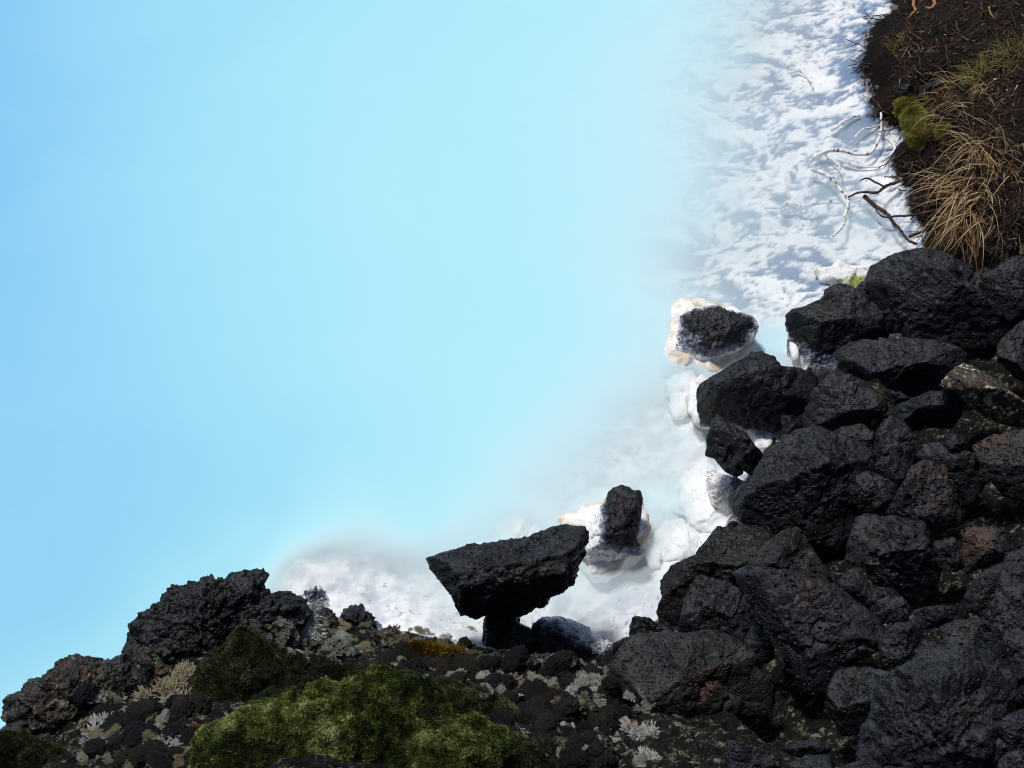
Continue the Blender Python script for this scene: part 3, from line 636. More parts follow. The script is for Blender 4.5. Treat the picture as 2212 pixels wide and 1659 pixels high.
lv('lava_block', 'lava ledge with lichen above the yellow heather', 6, [(310,140),(400,100),(490,165),(560,158),(630,225),(600,290),(430,300),(330,240)], 'lava_lichen', lift=.3)
lv('lava_boulder', 'low black knob right of the yellow heather', 6, [(645,235),(690,198),(760,213),(772,255),(740,300),(670,300)], lift=.2)
lv('lava_boulder', 'pointed black knob left of the stubby stem rock', 6, [(780,260),(838,210),(860,194),(892,238),(940,255),(930,300),(840,310)], lift=.2)
lv('lava_block', 'dark brown lava block between tall outcrop and moss', 4, [(1500,480),(1680,440),(1850,480),(2000,520),(2080,580),(2000,660),(1800,660),(1600,600)], 'lava_lichen', lift=.3)
lv('lava_block', 'broad lichen spotted block in the middle of the lichen slope', 6, [(1180,540),(1290,500),(1450,520),(1620,540),(1740,590),(1760,660),(1650,720),(1450,700),(1280,660)], 'lava_lichen', lift=.25)
lv('lava_block', 'lichen spotted block under the frosted rock', 6, [(900,300),(1050,250),(1250,265),(1450,280),(1560,330),(1500,400),(1300,420),(1080,400),(940,370)], 'lava_lichen', lift=.2)
lv('lava_block', 'dark block in the lichen slope beside the moss', 6, [(960,470),(1080,440),(1180,470),(1210,540),(1130,600),(1010,580)], 'lava', lift=.3)
lv('lava_block', 'lichen covered block at the bottom edge of the slope', 6, [(1380,780),(1500,740),(1640,770),(1720,850),(1650,940),(1450,950),(1370,870)], 'lava_lichen', lift=.25)

# rubble
RUB = 'rubble stones on the lichen slope'
rub_meshes = []
for k in range(6):
    D_, F_ = sphere_dirs(22); r0 = 1 + .5*fbm(D_+k*5.1, 1.3, 3) + .34*(billow(D_+k*3, 2.2, 4, .65)-.4) + .2*fbm(D_+k, 6, 3, .7)
    rub_meshes.append(mesh_from('lava_stone', D_*r0[:, None]*np.array([1, .85, .7]), F_, M['lava_lichen' if k % 2 else 'lava']))
def scatter_px(regs):
    reg, x0, y0, x1, y1 = random.choice(regs)
    return P(reg, [(random.uniform(x0, x1), random.uniform(y0, y1))])[0]
for k in range(150):
    u, v = scatter_px([(6, 850, 300, 1750, 922), (6, 1000, 300, 1700, 922), (4, 480, 800, 1150, 1229), (6, 350, 200, 900, 420)])
    h = hit(u, v)
    if h is None or h[0].z < .05: continue
    s = random.uniform(.018, .05)
    o = new_obj('lava_stone', rub_meshes[k % 6], loc=h[0]); o.scale = (s*random.uniform(.8, 1.3), s, s*random.uniform(.7, 1.1)); o.rotation_euler = (random.uniform(-.5, .5), random.uniform(-.5, .5), random.random()*6)
    tag(o, 'small rough lava stone lying loose on the lichen slope', 'stone', RUB)

# ------------------------------------------------------------------ leaves scattered over a surface (moss)
def mesh_arrays(o):
    me = o.data; V = np.empty(len(me.vertices)*3, np.float32); me.vertices.foreach_get('co', V); V = V.reshape(-1, 3)
    Fq = np.empty(len(me.loops), np.int32); me.loops.foreach_get('vertex_index', Fq); return V, Fq.reshape(-1, 4)
def fronds(name, parent, mat, n, ln, wd, seed, tint_pow=1.0, minz=-.1, upbias=.5, spread=.8, per=4):
    r_ = np.random.default_rng(seed); V, Fq = mesh_arrays(parent)
    a, b_, c, d = (V[Fq[:, i]] for i in range(4))
    nn = np.cross(c-a, d-b_); ar = np.linalg.norm(nn, axis=1); nn /= np.maximum(ar, 1e-9)[:, None]
    view = CAM - np.array(parent.matrix_world.translation if False else parent.location); view /= np.linalg.norm(view)
    wgt = ar*((nn@view > -.15) & (nn[:, 2] > minz)); wgt /= wgt.sum()
    idx = r_.choice(len(Fq), n, p=wgt)
    s, t = r_.random((n, 1)), r_.random((n, 1))
    pos = (a[idx]*(1-s)+b_[idx]*s)*(1-t) + (d[idx]*(1-s)+c[idx]*s)*t
    nrm = nn[idx]; up = nrm + np.array([0, 0, upbias]); up /= np.linalg.norm(up, axis=1)[:, None]
    clump = fbm(pos+seed, 26, 2)*.6 + fbm(pos+seed, 4.5, 3)*.75
    tint = np.clip(.42 + clump + r_.normal(0, .16, n), 0, 1)**tint_pow
    pos = pos + nrm*(ln*.9*clump[:, None])
    VV, FF, TT = [], [], []
    for k in range(per):
        d1 = up + r_.normal(size=(n, 3))*spread; d1 /= np.linalg.norm(d1, axis=1)[:, None]
        sd1 = np.cross(d1, r_.normal(size=(n, 3))); sd1 /= np.linalg.norm(sd1, axis=1)[:, None]
        L = ln*r_.uniform(.6, 1.3, (n, 1)); W_ = wd*r_.uniform(.7, 1.2, (n, 1))
        VV += [pos-sd1*W_*.5, pos+sd1*W_*.5, pos+d1*L]
    VV = np.stack(VV, 1).reshape(-1, 3); FF = np.arange(len(VV)).reshape(-1, 3)
    me = mesh_from(name, VV, FF, M[mat], smooth=False); attr(me, 'tint', np.repeat(tint, 3*per))
    o = new_obj(name, me, parent); o['kind'] = 'stuff'
    return o
MOS = dict(smooth_blob=True, rough=.13, fine=.028, p=2.2, depth=.42, res=.6, billowy=.025, land=True)
def moss(label, reg, pts, mat='moss', n=9000, ln=.0085, wd=.006, sid=1, **kw):
    o = stone('moss_cushion', label, reg, pts, 'mossbase', cat='moss', group='moss cushions on the outcrop', **{**MOS, **kw})
    fronds('moss_leaves', o, mat, int(n*1.6), ln, wd, 900+sid, spread=1.1)
    return o
moss('largest bright green moss cushion at the bottom of the picture', 6, [(-690,960),(-683,800),(-593,680),(-443,600),(-243,520),(0,480),(150,440),(300,398),(450,428),(560,428),(620,500),(720,640),(760,760),(700,880),(500,1000),(0,1050),(-500,1050)], n=34000, lift=.3, depth=.4, sid=1)
moss('dark moss ridge rising against the tall lava outcrop', 4, [(1165,660),(1250,600),(1330,540),(1400,440),(1520,530),(1720,620),(1800,700),(1850,760),(1700,830),(1450,900),(1300,1000),(1150,1050),(1120,900),(1150,780)], 'moss_dark', n=13000, lift=.3, sid=2)
moss('low dome shaped moss cushion at the bottom edge', 6, [(130,960),(250,820),(450,720),(600,660),(750,646),(880,668),(1000,720),(1050,790),(1020,900),(880,1000),(500,1040),(200,1040)], n=16000, lift=.55, sid=3)
moss('dark moss patch on the right shoulder of the largest cushion', 6, [(590,440),(760,430),(950,480),(1100,560),(1170,620),(1150,740),(1030,760),(880,680),(720,640),(640,540)], 'moss_dark', n=9000, lift=.25, sid=4)
moss('dark moss in the bottom left corner', 4, [(-60,1080),(60,1040),(160,1060),(280,1130),(370,1190),(340,1300),(100,1320),(-80,1300)], 'moss_dark', n=6000, lift=.4, sid=5)
moss('greyish moss tuft below the low dome cushion', 6, [(540,900),(620,830),(720,815),(800,850),(820,960),(700,1000),(560,1000)], 'moss', n=5000, lift=.8, sid=6)
moss('upper band of moss between brown lava block and largest cushion', 6, [(-600,650),(-443,510),(-243,425),(-43,355),(157,350),(307,375),(420,400),(300,450),(0,520),(-243,600),(-443,690),(-560,740)], 'moss_dark', n=13000, lift=.15, depth=.5, sid=7)
moss('dark moss at the bottom beside the lichen block', 6, [(900,860),(1050,780),(1200,760),(1330,820),(1380,920),(1300,1000),(950,1000)], 'moss_dark', n=6000, lift=.25, sid=8)

# ------------------------------------------------------------------ lichen tufts
def lichen_mesh(seed, mat, n=340):
    r_ = np.random.default_rng(seed); V, Fc = [], []
    cen = [(r_.normal()*.42, r_.normal()*.42, r_.uniform(.25, .5)) for _ in range(7)]
    for k in range(n):
        a, q = r_.uniform(0, 6.283), math.sqrt(r_.random())
        cc = cen[k % len(cen)]
        bp = np.array([cc[0]+cc[2]*q*math.cos(a), cc[1]+cc[2]*q*math.sin(a), .45*cc[2]*math.sqrt(max(0, 1-q*q))*r_.uniform(.3, 1)])
        for br in range(2):
            d = np.array([bp[0]*.9, bp[1]*.9, .8]) + r_.normal(size=3)*.45; d /= np.linalg.norm(d)
            L = r_.uniform(.12, .32); w = r_.uniform(.028, .048)
            s1 = np.cross(d, r_.normal(size=3)); s1 /= np.linalg.norm(s1); s2 = np.cross(d, s1)
            o = len(V)
            for t, ww in ((0, 1), (.6, .9), (1, .55)):
                for s in (s1, -.5*s1+.87*s2, -.5*s1-.87*s2): V.append(bp + d*L*t + s*w*ww + np.array([0, 0, .05*t]))
            for lv_ in (0, 3):
                for i in range(3):
                    j = (i+1) % 3; Fc.append((o+lv_+i, o+lv_+j, o+lv_+3+j, o+lv_+3+i))
            Fc.append((o+6, o+7, o+8, o+8))
    me = bpy.data.meshes.new('lichen_tuft'); me.from_pydata([tuple(x) for x in V], [], [tuple(dict.fromkeys(f)) for f in Fc]); me.update()
    me.materials.append(M[mat]); return me
LM = {c: [lichen_mesh(40+i+7*j, 'lichen_'+c) for j in range(2)] for i, c in enumerate(('white', 'tan', 'green', 'orange'))}
def lichen(reg, x, y, rpx, c, label=None, group='lichen tufts on the lava'):
    u, v = P(reg, [(x, y)])[0]; h = hit(u, v)
    if h is None: return
    s = 1.3*rpx*.1736*h[3]/FPX
    o = new_obj('lichen_tuft', random.choice(LM[c]), loc=h[0]+h[1]*(-.12*s))
    nrm = (h[1]+Vector((0, 0, .6))).normalized()
    o.rotation_euler = (nrm.to_track_quat('Z', 'Y') @ Matrix.Rotation(random.random()*6, 3, 'Z').to_quaternion()).to_euler()
    o.scale = (s*random.uniform(.9, 1.2), s*random.uniform(.8, 1), s*random.uniform(.6, .85))
    names = {'white': 'white', 'tan': 'tan', 'green': 'grey green', 'orange': 'orange'}
    tag(o, label or 'small %s lichen tuft scattered on the lava slope' % names[c], 'lichen', group)
for a in [(4,600,1020,100,'white','white lichen tuft on the lower part of the left outcrop'),(4,950,1110,105,'white','large white lichen tuft left of the largest moss cushion'),(4,820,850,80,'white','pale grey lichen tuft beneath the tall outcrop, left of the tan one'),(4,960,830,115,'tan','broad tan lichen tuft between left outcrop and moss ridge'),(4,1060,740,90,'tan','rounded tan lichen tuft touching the moss ridge'),(4,1090,1005,40,'orange','bright orange lichen spot beside the largest moss cushion'),(4,890,580,45,'green','lichen tuft on the left shoulder of the tall lava outcrop'),
          (4,1750,430,90,'white','white lichen tuft on top of the tall outcrop near the round knob'),(4,1610,440,65,'green','grey green lichen tuft left of the white one on the tall outcrop'),(4,1960,400,55,'tan','tan lichen tuft on the left side of the squarish knob'),(4,1990,460,45,'white','white lichen tuft under the squarish knob'),(4,1945,525,60,'green','grey green lichen tuft above the dark brown block'),(4,2080,545,45,'tan','tan lichen tuft at the right end of the dark brown block'),
          (6,445,180,55,'tan','tan lichen tuft on the ledge above the yellow heather'),(6,880,290,50,'tan','straw coloured lichen right of the pointed black knob'),(6,935,415,50,'white','tall pale lichen tuft in the upper lichen slope'),(6,1145,380,40,'white','white lichen tuft above the big tan one'),(6,1110,400,25,'white','tiny white lichen just left of the tuft above the big tan one'),(6,1170,430,75,'tan','big tan lichen tuft in the middle of the slope'),(6,1270,440,80,'green','big grey green lichen tuft joined to the tan one'),(6,1055,440,40,'white','flat white lichen patch left of the big tan tuft'),
          (6,1500,360,32,'green','grey green lichen tuft high on the slope below the bay'),(6,1420,385,35,'green','dull lichen tuft right of the big grey green one'),(6,1500,460,50,'white','white lichen tuft left of the red brown topped boulder'),(6,1620,440,70,'green','wide lichen tuft against the red brown topped boulder'),(6,1570,495,35,'white','white lichen sprig beneath the wide lichen tuft'),(6,1410,510,55,'white','white lichen patch under the big grey green tuft'),(6,1250,630,52,'white','round white lichen rosette in the lower slope'),(6,1410,570,45,'tan','tan lichen on the broad spotted block'),(6,1840,760,80,'white','large white lichen tuft at the lower right of the slope'),(6,1890,870,70,'white','white lichen tuft nearest the bottom right boulders'),(6,1640,715,40,'white','white lichen tuft between round rosette and bottom right tufts'),(6,1690,765,28,'white','little white lichen dot beside the lower right tuft'),(6,1770,680,35,'orange','yellow orange lichen patch on the lower slope'),(6,1400,800,40,'tan','tan lichen on the bottom edge block'),(6,1500,800,35,'white','white lichen streak on the bottom edge block'),(6,1420,870,45,'green','grey green lichen on the bottom edge block'),(6,620,340,42,'white','white lichen below the yellow heather'),(6,790,410,50,'green','grey green lichen beside the dark moss patch')]:
    lichen(*a)
for k in range(290):
    reg = random.choice([(6, 1100, 480, 1900, 922), (6, 900, 270, 1700, 520), (4, 500, 780, 1120, 1229), (6, 420, 120, 900, 400), (4, 1500, 380, 2150, 600)])
    x, y = random.uniform(reg[1], reg[3]), random.uniform(reg[2], reg[4])
    lichen(reg[0], x, y, random.uniform(10, 34), random.choice(['white', 'white', 'tan', 'tan', 'green']))

for k in range(34):
    lichen(4, random.uniform(480, 1130), random.uniform(740, 1220), random.uniform(25, 60), random.choice(['white', 'tan', 'tan', 'green']), 'lichen tuft among the dark stones left of the largest moss cushion', 'lichen tufts left of the moss')
# yellow heather
def plant_blob(name, label, cat, reg, pts, mat, n, ln, wd, sid, lift=.3, base='peat', up=.8, depth=.6):
    o = stone(name, label, reg, pts, base, cat=cat, group=None, smooth_blob=True, rough=.12, fine=.02, billowy=.02, depth=depth, p=2.2, lift=lift, res=.6)
    fronds('leaves', o, mat, n, ln, wd, sid, upbias=up, per=3); return o
plant_blob('heather_plant', 'yellow orange heather sprawling at the edge above the white shelf', 'plant', 6, [(495,255),(550,222),(610,240),(680,270),(760,258),(800,275),(760,300),(700,330),(640,320),(560,290)], 'heather', 2600, .03, .012, 701, base='peat')

# ------------------------------------------------------------------ grassy bank on the right
def tube_mesh(name, pts, radii, mat, sides=7, seed=0, knob=.15):
    r_ = np.random.default_rng(seed); pts = [np.array(p, float) for p in pts]
    # resample
    fine, fr = [], []
    for k in range(len(pts)-1):
        m = max(2, int(np.linalg.norm(pts[k+1]-pts[k])/.012))
        for i in range(m): t = i/m; fine.append(pts[k]*(1-t)+pts[k+1]*t); fr.append(radii[k]*(1-t)+radii[k+1]*t)
    fine.append(pts[-1]); fr.append(radii[-1]); fine = np.array(fine); fr = np.array(fr)
    for _ in range(4): fine[1:-1] = .25*fine[:-2]+.5*fine[1:-1]+.25*fine[2:]
    fine[1:-1] += .004*np.column_stack([fbm(fine[1:-1]+seed, 22, 2, off=o) for o in (0, 5, 11)])
    V, Fc = [], []; n = len(fine)
    for k in range(n):
        d = fine[min(k+1, n-1)]-fine[max(k-1, 0)]; d /= np.linalg.norm(d)+1e-9
        a = np.cross(d, [0.1, 0.2, 1]); a /= np.linalg.norm(a); b_ = np.cross(d, a)
        for i in range(sides):
            an = 6.283*i/sides; V.append(fine[k]+(a*math.cos(an)+b_*math.sin(an))*fr[k]*(1+knob*r_.normal()))
    for k in range(n-1):
        for i in range(sides):
            j = (i+1) % sides; Fc.append((k*sides+i, k*sides+j, (k+1)*sides+j, (k+1)*sides+i))
    V.append(fine[0]); V.append(fine[-1]); c0, c1 = len(V)-2, len(V)-1
    for i in range(sides):
        j = (i+1) % sides; Fc.append((j, i, c0)); Fc.append(((n-1)*sides+i, (n-1)*sides+j, c1))
    me = bpy.data.meshes.new(name); me.from_pydata([tuple(x) for x in V], [], Fc); me.update()
    me.polygons.foreach_set('use_smooth', [True]*len(me.polygons)); me.materials.append(M[mat]); return me
def branch(name, label, pts, z, r, mat, reg=5, cat='branch', group='dead branches lying in the shallows', twigs=()):
    def w(pp, zz):
        out = []
        for i, (x, y) in enumerate(pp):
            u, v = P(reg, [(x, y)])[0]; zi = zz[0]+(zz[1]-zz[0])*i/(len(pp)-1)
            if zi is not None and zi > -5:
                p0 = on_z(u, v, zi); 
                h = hit(u, v)
                if h is not None and (np.linalg.norm(np.array(h[0])-CAM) < np.linalg.norm(p0-CAM)-.002): p0 = np.array(h[0]) - ray(u, v)*.008
                out.append(p0)
        return out
    wp = w(pts, z); base = Vector(wp[0]); n = len(wp)
    me = tube_mesh(name, [p-np.array(base) for p in wp], [.75*r*(1-.5*i/(n-1)) for i in range(n)], mat, seed=len(bpy.data.objects))
    o = tag(new_obj(name, me, loc=base), label, cat, group)
    for tp, tz in twigs:
        tw = w(tp, tz); m = len(tw)
        new_obj('twig', tube_mesh('twig', [p-np.array(base) for p in tw], [r*.5*(1-.4*i/(m-1)) for i in range(m)], mat, seed=len(bpy.data.objects)), o)
    return o
branch('dead_branch', 'white crusted branch curving from the bank into the shallows', [(690,910),(740,880),(800,860),(880,870),(930,890),(1010,890),(1050,850),(1070,800),(1085,740),(1080,650)], (-.01,.06), .016, 'crustwood')
branch('dead_branch', 'white branch with green algae bending down through the shallows', [(680,975),(760,1000),(810,1040),(830,1080),(870,1110),(890,1135),(895,1180),(872,1240),(870,1290),(830,1340),(800,1360)], (.0,.0), .017, 'crustwood')
branch('dead_branch', 'dark forked branch reaching over the water to the algae branch', [(1190,1040),(1110,1070),(1060,1115),(1010,1105),(960,1105),(890,1135)], (.06,.02), .012, 'wood', twigs=[([(1100,1075),(1040,1045),(990,1018),(962,1040)], (.06,.07))])
branch('dead_branch', 'thick brown branch slanting down below the dark forked branch', [(985,1130),(1040,1185),(1110,1220),(1160,1290),(1210,1350),(1240,1390),(1290,1405)], (.0,.05), .016, 'wood')
branch('dead_branch', 'thin dark branch from the grass crossing the thick brown branch', [(1410,1208),(1330,1225),(1250,1245),(1180,1240),(1140,1250),(1090,1255),(1050,1210)], (.10,.06), .010, 'wood', twigs=[([(1255,1245),(1285,1235),(1250,1265)], (.08,.07))])
branch('dead_branch', 'straight thin twig slanting out from the mossy bank', [(1245,850),(1180,905),(1130,930),(1070,965)], (.07,.03), .007, 'wood')
branch('dead_branch', 'dark hooked twig above the forked branch', [(1262,930),(1258,975),(1245,1003),(1200,1012),(1150,1022),(1098,1018)], (.08,.05), .009, 'wood', twigs=[([(1210,1010),(1180,990),(1150,975)], (.06,.06))])
branch('dead_branch', 'pale submerged branch parallel below the curved white branch', [(770,910),(830,920),(900,940),(960,955),(1020,965),(1075,960)], (-.03,-.01), .013, 'crustwood')
branch('dead_branch', 'white branch lying at the outer left of the shallows', [(510,1185),(570,1170),(640,1190),(690,1175),(760,1165),(840,1168)], (-.015,-.005), .017, 'crustwood')
branch('dead_branch', 'speckled short branch bending in front of the mossy bank', [(1100,790),(1150,820),(1165,860),(1130,900),(1085,930)], (.05,.03), .012, 'crustwood')
branch('dead_branch', 'short pale branch between curved white and algae branches', [(760,895),(820,930),(845,970),(852,1005)], (-.02,-.01), .011, 'crustwood')
branch('dead_branch', 'grey driftwood splinter beside the big grass tussock', [(1240,1365),(1290,1345),(1345,1325)], (.04,.08), .012, 'wood')
branch('dead_branch', 'tiny hooked twig sticking out below the hooked twig', [(1182,1085),(1190,1106),(1235,1093)], (.05,.05), .006, 'wood')
branch('dead_branch', 'wispy dark twig under the big grass tussock', [(1405,1178),(1340,1185),(1300,1192),(1250,1170)], (.10,.05), .006, 'wood')
branch('dead_branch', 'long pale branch sunk in the upper shallows', [(560,420),(600,400),(650,430),(680,480),(690,510)], (-.03,-.03), .012, 'crustwood')
branch('dead_branch', 'bleached branch lying diagonal in the middle of the shallows', [(800,750),(850,710),(900,680),(960,665)], (-.015,.0), .014, 'crustwood')
branch('dead_branch', 'slim bleached branch above the curved white branch', [(930,790),(970,745),(1030,735),(1075,720)], (-.01,.01), .009, 'crustwood')
for k in range(22):
    y0 = random.uniform(30, 1400); x0 = np.interp(y0, [0, 250, 420, 650, 760, 930, 1100, 1300, 1450], [1150, 985, 1010, 1085, 1240, 1265, 1310, 1370, 1340])+random.uniform(0, 30)
    a = math.pi+random.uniform(-.9, .9); L = random.uniform(50, 150); pp = [(x0, y0)]
    for i in range(4): a += random.uniform(-.5, .5); pp.append((pp[-1][0]+L/4*math.cos(a), pp[-1][1]-L/4*math.sin(a)))
    branch('bank_twig', 'thin dark twig poking from the bank edge over the white shallows', pp, (.07, random.uniform(.01, .08)), .005, 'wood', cat='twig', group='thin twigs along the bank edge', twigs=[([pp[2], (pp[2][0]+L/4*math.cos(a+1), pp[2][1]-L/4*math.sin(a+1)), (pp[2][0]+L/2*math.cos(a+.8), pp[2][1]-L/2*math.sin(a+.8))], (.05, .04))])
RT = dict(cat='root', group='orange roots on the bank')
branch('bare_root', 'orange root hanging at the top of the dirt bank', [(1272,-15),(1265,35),(1290,62),(1252,80),(1245,98)], (.34,.34), .012, 'root', **RT)
branch('bare_root', 'curled orange root beside the hanging root', [(1383,-15),(1392,25),(1370,52),(1322,50),(1345,36),(1366,44)], (.42,.42), .013, 'root', **RT)
branch('bare_root', 'pale twig lying on the dark soil near the top right', [(1705,40),(1710,75),(1735,105)], (.55,.55), .007, 'root', **RT)

# stones on the bank
b('dark squarish stone sitting on the grassy bank beside bright moss', 7, [(348,1010),(400,978),(500,988),(523,1030),(500,1092),(440,1142),(388,1102)], 'basalt', lift=.5)
b('grey stone half buried in the bank above the bright moss', 7, [(350,770),(450,738),(560,700),(575,760),(480,835),(370,855)], 'basalt', lift=.2)
b('brown stone left of the half buried grey stone on the bank', 7, [(138,770),(250,748),(273,810),(232,862),(150,842)], 'lava_lichen', lift=.2)
D_, F_ = sphere_dirs(8)
peb = mesh_from('white_pebble', D_*(1+.15*fbm(D_, 1.5, 2))[:, None]*np.array([1, .8, .65]), F_, M['pebble'])
for x, y, s in [(1020,705,10),(1000,795,7),(945,840,7),(1130,800,8),(615,910,12),(735,930,9),(835,1100,9),(1090,910,6),(180,880,8),(450,655,9),(550,930,5),(320,680,6),(270,905,10),(1075,945,5),(770,25,6),(580,310,6),(1140,640,6),(920,900,5)]:
    u, v = P(7, [(x, y)])[0]; h = hit(u, v); sc_ = s*.243*K*h[3]/FPX*1.25
    o = new_obj('white_pebble', peb, loc=h[0]); o.scale = (sc_, sc_*.9, sc_); o.rotation_euler = (0, .2, random.random()*6)
    tag(o, 'tiny white pebble lying on the dark grassy bank', 'pebble', 'white pebbles on the bank')

# grass
def blades_mesh(name, n, L, spread, droop, w, mat, seed, lean=(0, 0), base_r=.08, segs=6):
    r_ = np.random.default_rng(seed); V, Fc, T = [], [], []
    for k in range(n):
        a = r_.uniform(0, 6.283); q = base_r*math.sqrt(r_.random()); p = np.array([q*math.cos(a), q*math.sin(a), -.01])
        a2 = a + r_.normal(0, .7)
        d = np.array([math.cos(a2)*spread*r_.uniform(.2, 1.2)+lean[0]+r_.normal(0, .3), math.sin(a2)*spread*r_.uniform(.2, 1.2)+lean[1]+r_.normal(0, .3), 1.0]); d /= np.linalg.norm(d)
        l = L*r_.uniform(.3, 1.2); st = l/segs; ww = w*r_.uniform(.7, 1.2); tint = r_.random()
        side = np.cross(d, [0, 0, 1]); side /= np.linalg.norm(side)+1e-9; o = len(V); kink = r_.normal(size=3)*.09
        g = droop*r_.uniform(.3, 1.5)
        for s in range(segs+1):
            t = s/segs; hw = ww*(1-.85*t)*.5
            V += [p-side*hw, p+side*hw]; T += [tint, tint]
            d = d + np.array([d[0]*.12, d[1]*.12, -g/segs*(.4+1.2*t)]) + kink; d /= np.linalg.norm(d); p = p + d*st
        for s in range(segs): Fc.append((o+2*s, o+2*s+1, o+2*s+3, o+2*s+2))
    me = mesh_from(name, np.array(V), np.array(Fc), M[mat]); attr(me, 'tint', T); return me
def tussock(label, reg, x, y, n, L, spread, droop, w, mat, seed, lean=(0, 0), base_r=.08):
    u, v = P(reg, [(x, y)])[0]; h = hit(u, v)
    o = new_obj('grass_tussock', blades_mesh('grass_tussock', n, L, spread, droop, w, mat, seed, lean, base_r), loc=h[0])
    return tag(o, label, 'grass', 'grass tussocks on the bank')
tussock('big straw coloured tussock drooping over the pitted boulder', 5, 1650, 1190, 148, 0.340, .55, 3.2, 0.0060, 'grass', 1, (-.25, -.75), .13)
tussock('straw tussock fanning left beside the dead branches', 5, 1530, 1040, 81, 0.255, .7, 2.8, 0.0056, 'grass', 2, (-.5, -.5), .10)
tussock('upper straw tussock arching above the big drooping one', 5, 1690, 830, 101, 0.289, .8, 2.6, 0.0056, 'grass', 3, (-.3, -.5), .11)
tussock('straw tussock arching at the right picture edge', 5, 1840, 930, 74, 0.238, .8, 2.4, 0.0052, 'grass', 4, (-.1, -.4), .10)
tussock('lowest straw tussock hanging into the gap beside the dark boulder', 5, 1560, 1290, 94, 0.272, .5, 3.2, 0.0056, 'grass', 5, (-.15, -.8), .11)
tussock('middle straw tussock between the big and the upper one', 5, 1720, 1020, 81, 0.272, .7, 2.8, 0.0056, 'grass', 16, (-.2, -.6), .12)
tussock('green and gold tuft high on the bank', 5, 1680, 440, 175, 0.145, .9, 1.6, 0.0048, 'greengrass', 6, (-.2, -.2), .10)
tussock('bright green tuft at the top right picture edge', 5, 1870, 330, 162, 0.145, .9, 1.4, 0.0048, 'greengrass', 7, (-.2, -.1), .11)
tussock('golden tuft just above the dark squarish stone', 5, 1420, 590, 121, 0.119, .9, 1.5, 0.0044, 'greengrass', 8, (-.1, -.2), .08)
tussock('small green sprig tuft on the dark bank near the water', 5, 1215, 280, 94, 0.076, 1.0, 1.2, 0.0048, 'greengrass', 9, (0, 0), .09)
tussock('sparse straw tuft across the upper dirt bank', 5, 1360, 250, 60, 0.085, 1.3, 1.6, 0.0040, 'grass', 10, (0, 0), .16)
tussock('thin straw tuft between golden tuft and green tuft', 5, 1560, 530, 67, 0.153, 1.2, 2.2, 0.0044, 'grass', 11, (-.4, -.3), .14)
tussock('thin straw tuft right of the dark squarish stone', 5, 1480, 680, 54, 0.153, 1.1, 2.4, 0.0044, 'grass', 12, (-.4, -.4), .10)
tussock('loose straw strands lying on reddish soil at the right', 5, 1790, 620, 54, 0.170, 1.4, 2.4, 0.0044, 'grass', 13, (-.4, -.3), .20)
tussock('loose straw strands below the bright green edge tuft', 5, 1800, 480, 60, 0.153, 1.4, 2.2, 0.0044, 'grass', 14, (-.4, -.3), .16)
o = plant_blob('bright_moss', 'bright yellow green moss hanging on the bank edge', 'moss', 7, [(225,1060),(270,1000),(335,975),(380,1060),(420,1150),(480,1210),(570,1200),(565,1300),(440,1375),(310,1330),(265,1220)], 'bankmoss', 8000, .03, .005, 702, lift=.12, up=.2, depth=.28)
plant_blob('bright_moss', 'small yellow green moss patch under the green and gold tuft', 'moss', 7, [(520,1130),(580,1110),(620,1150),(615,1210),(560,1230),(520,1190)], 'bankmoss', 1500, .025, .005, 703, lift=.1, up=.2, depth=.3)
plant_blob('bright_moss', 'olive moss patch left of the bright hanging moss', 'moss', 7, [(150,930),(220,890),(300,900),(330,960),(240,1010),(170,1000)], 'bankmoss', 2200, .025, .005, 704, lift=.1, up=.2, depth=.3)

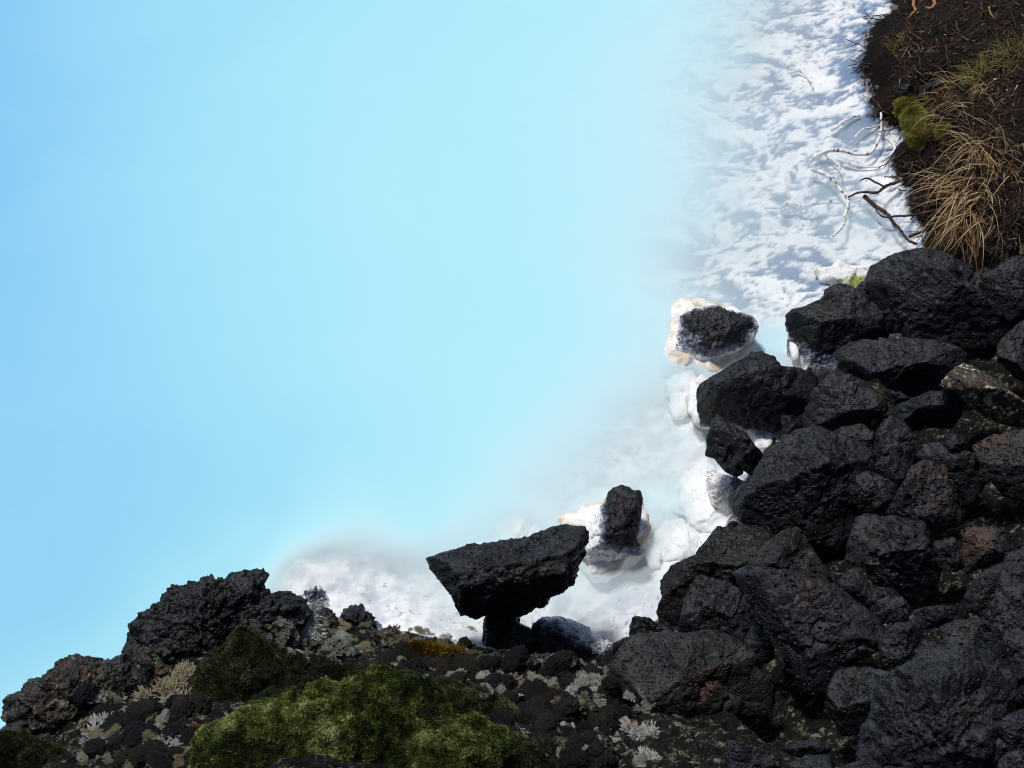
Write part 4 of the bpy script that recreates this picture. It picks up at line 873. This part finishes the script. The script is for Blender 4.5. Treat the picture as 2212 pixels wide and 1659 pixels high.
# dead litter and twigs over the soil: uncountable
r_ = np.random.default_rng(77); V, T = [], []
cnt = 0
while cnt < 5200:
    x, y = r_.uniform(1150, 1905), r_.uniform(0, 1450)
    if x < 1150 + max(0, (y-620))*.22: continue
    u, v = P(5, [(x, y)])[0]; h = hit(u, v, [WET[0]])
    cnt += 1
    edge = h is not None and h[0].z < .05
    if h is None or h[0].z < .0 or (edge and r_.random() < .35): continue
    p = np.array(h[0])+np.array([0, 0, .004]); a = r_.uniform(0, 6.283)
    L = r_.uniform(.01, .06)*(2.2 if r_.random() < .12 or edge else 1); d = np.array([math.cos(a), math.sin(a), r_.normal(.15, .35)])*L; sd1 = np.array([-math.sin(a), math.cos(a), .2])*r_.uniform(.0015, .004)
    V += [p-sd1, p+sd1, p+d+sd1*.5, p+d-sd1*.5]; T += [r_.random()*(.55 if edge else .97)]*4
me = mesh_from('ground_litter', np.array(V), np.arange(len(V)).reshape(-1, 4), M['litter'], False); attr(me, 'tint', T)
tag(new_obj('ground_litter', me), 'dead twigs and straw litter strewn over the dark bank soil', 'litter', kind='stuff')

# ------------------------------------------------------------------ water: one sheet, its milkiness follows the real depth below it
WXY, WF = grid(axis(-3.4, 3.3, .0165, 180), axis(1.9, 7.7, .0165, 180))
virt = ground_z(WXY, True); base = ground_z(WXY); top = base.copy()
down = Vector((0, 0, -1))
for i in np.nonzero((virt > -.75) & (virt < .12) & (np.abs(WXY[:, 0]) < 3.4) & (WXY[:, 1] < 7.8) & (WXY[:, 1] > 1.8))[0]:
    x, y = WXY[i]
    for t in WET[1:]:
        h = t.ray_cast(Vector((x, y, .45)), down, 1.4)
        if h[0] is not None and h[0].z > top[i]: top[i] = h[0].z
depth = np.maximum(0, np.where(top > base+.004, np.minimum(-top, -virt), -virt))
_nx = len(axis(-3.4, 3.3, .0165, 180)); _D = depth.reshape(-1, _nx)          # scattering in the milk blurs the depth one sees
def _blur(A, k):
    for ax in (0, 1):
        for _ in range(2):
            P_ = np.pad(A, [(k, k) if a_ == ax else (0, 0) for a_ in (0, 1)], mode='edge')
            A = sum(np.take(P_, range(i_, i_+A.shape[ax]), ax) for i_ in range(2*k+1))/(2*k+1)
    return A
def _dil(A, k):
    for ax in (0, 1):
        P_ = np.pad(A, [(k, k) if a_ == ax else (0, 0) for a_ in (0, 1)], mode='edge')
        A = np.maximum.reduce([np.take(P_, range(i_, i_+A.shape[ax]), ax) for i_ in range(2*k+1)])
    return A
_E = _dil(_D, 2); _wt = sstep(.03, .14, _E-_D); _D = _blur(_D*(1-_wt)+_E*_wt, 2)
_B = _blur(_D, 6); depth = (.5*_D+.5*np.maximum(_D, _B)).ravel()
wme = mesh_from('water', np.column_stack([WXY, np.zeros(len(WXY))]), WF, M['water']); attr(wme, 'depth', depth)
tag(new_obj('water', wme), kind='structure')
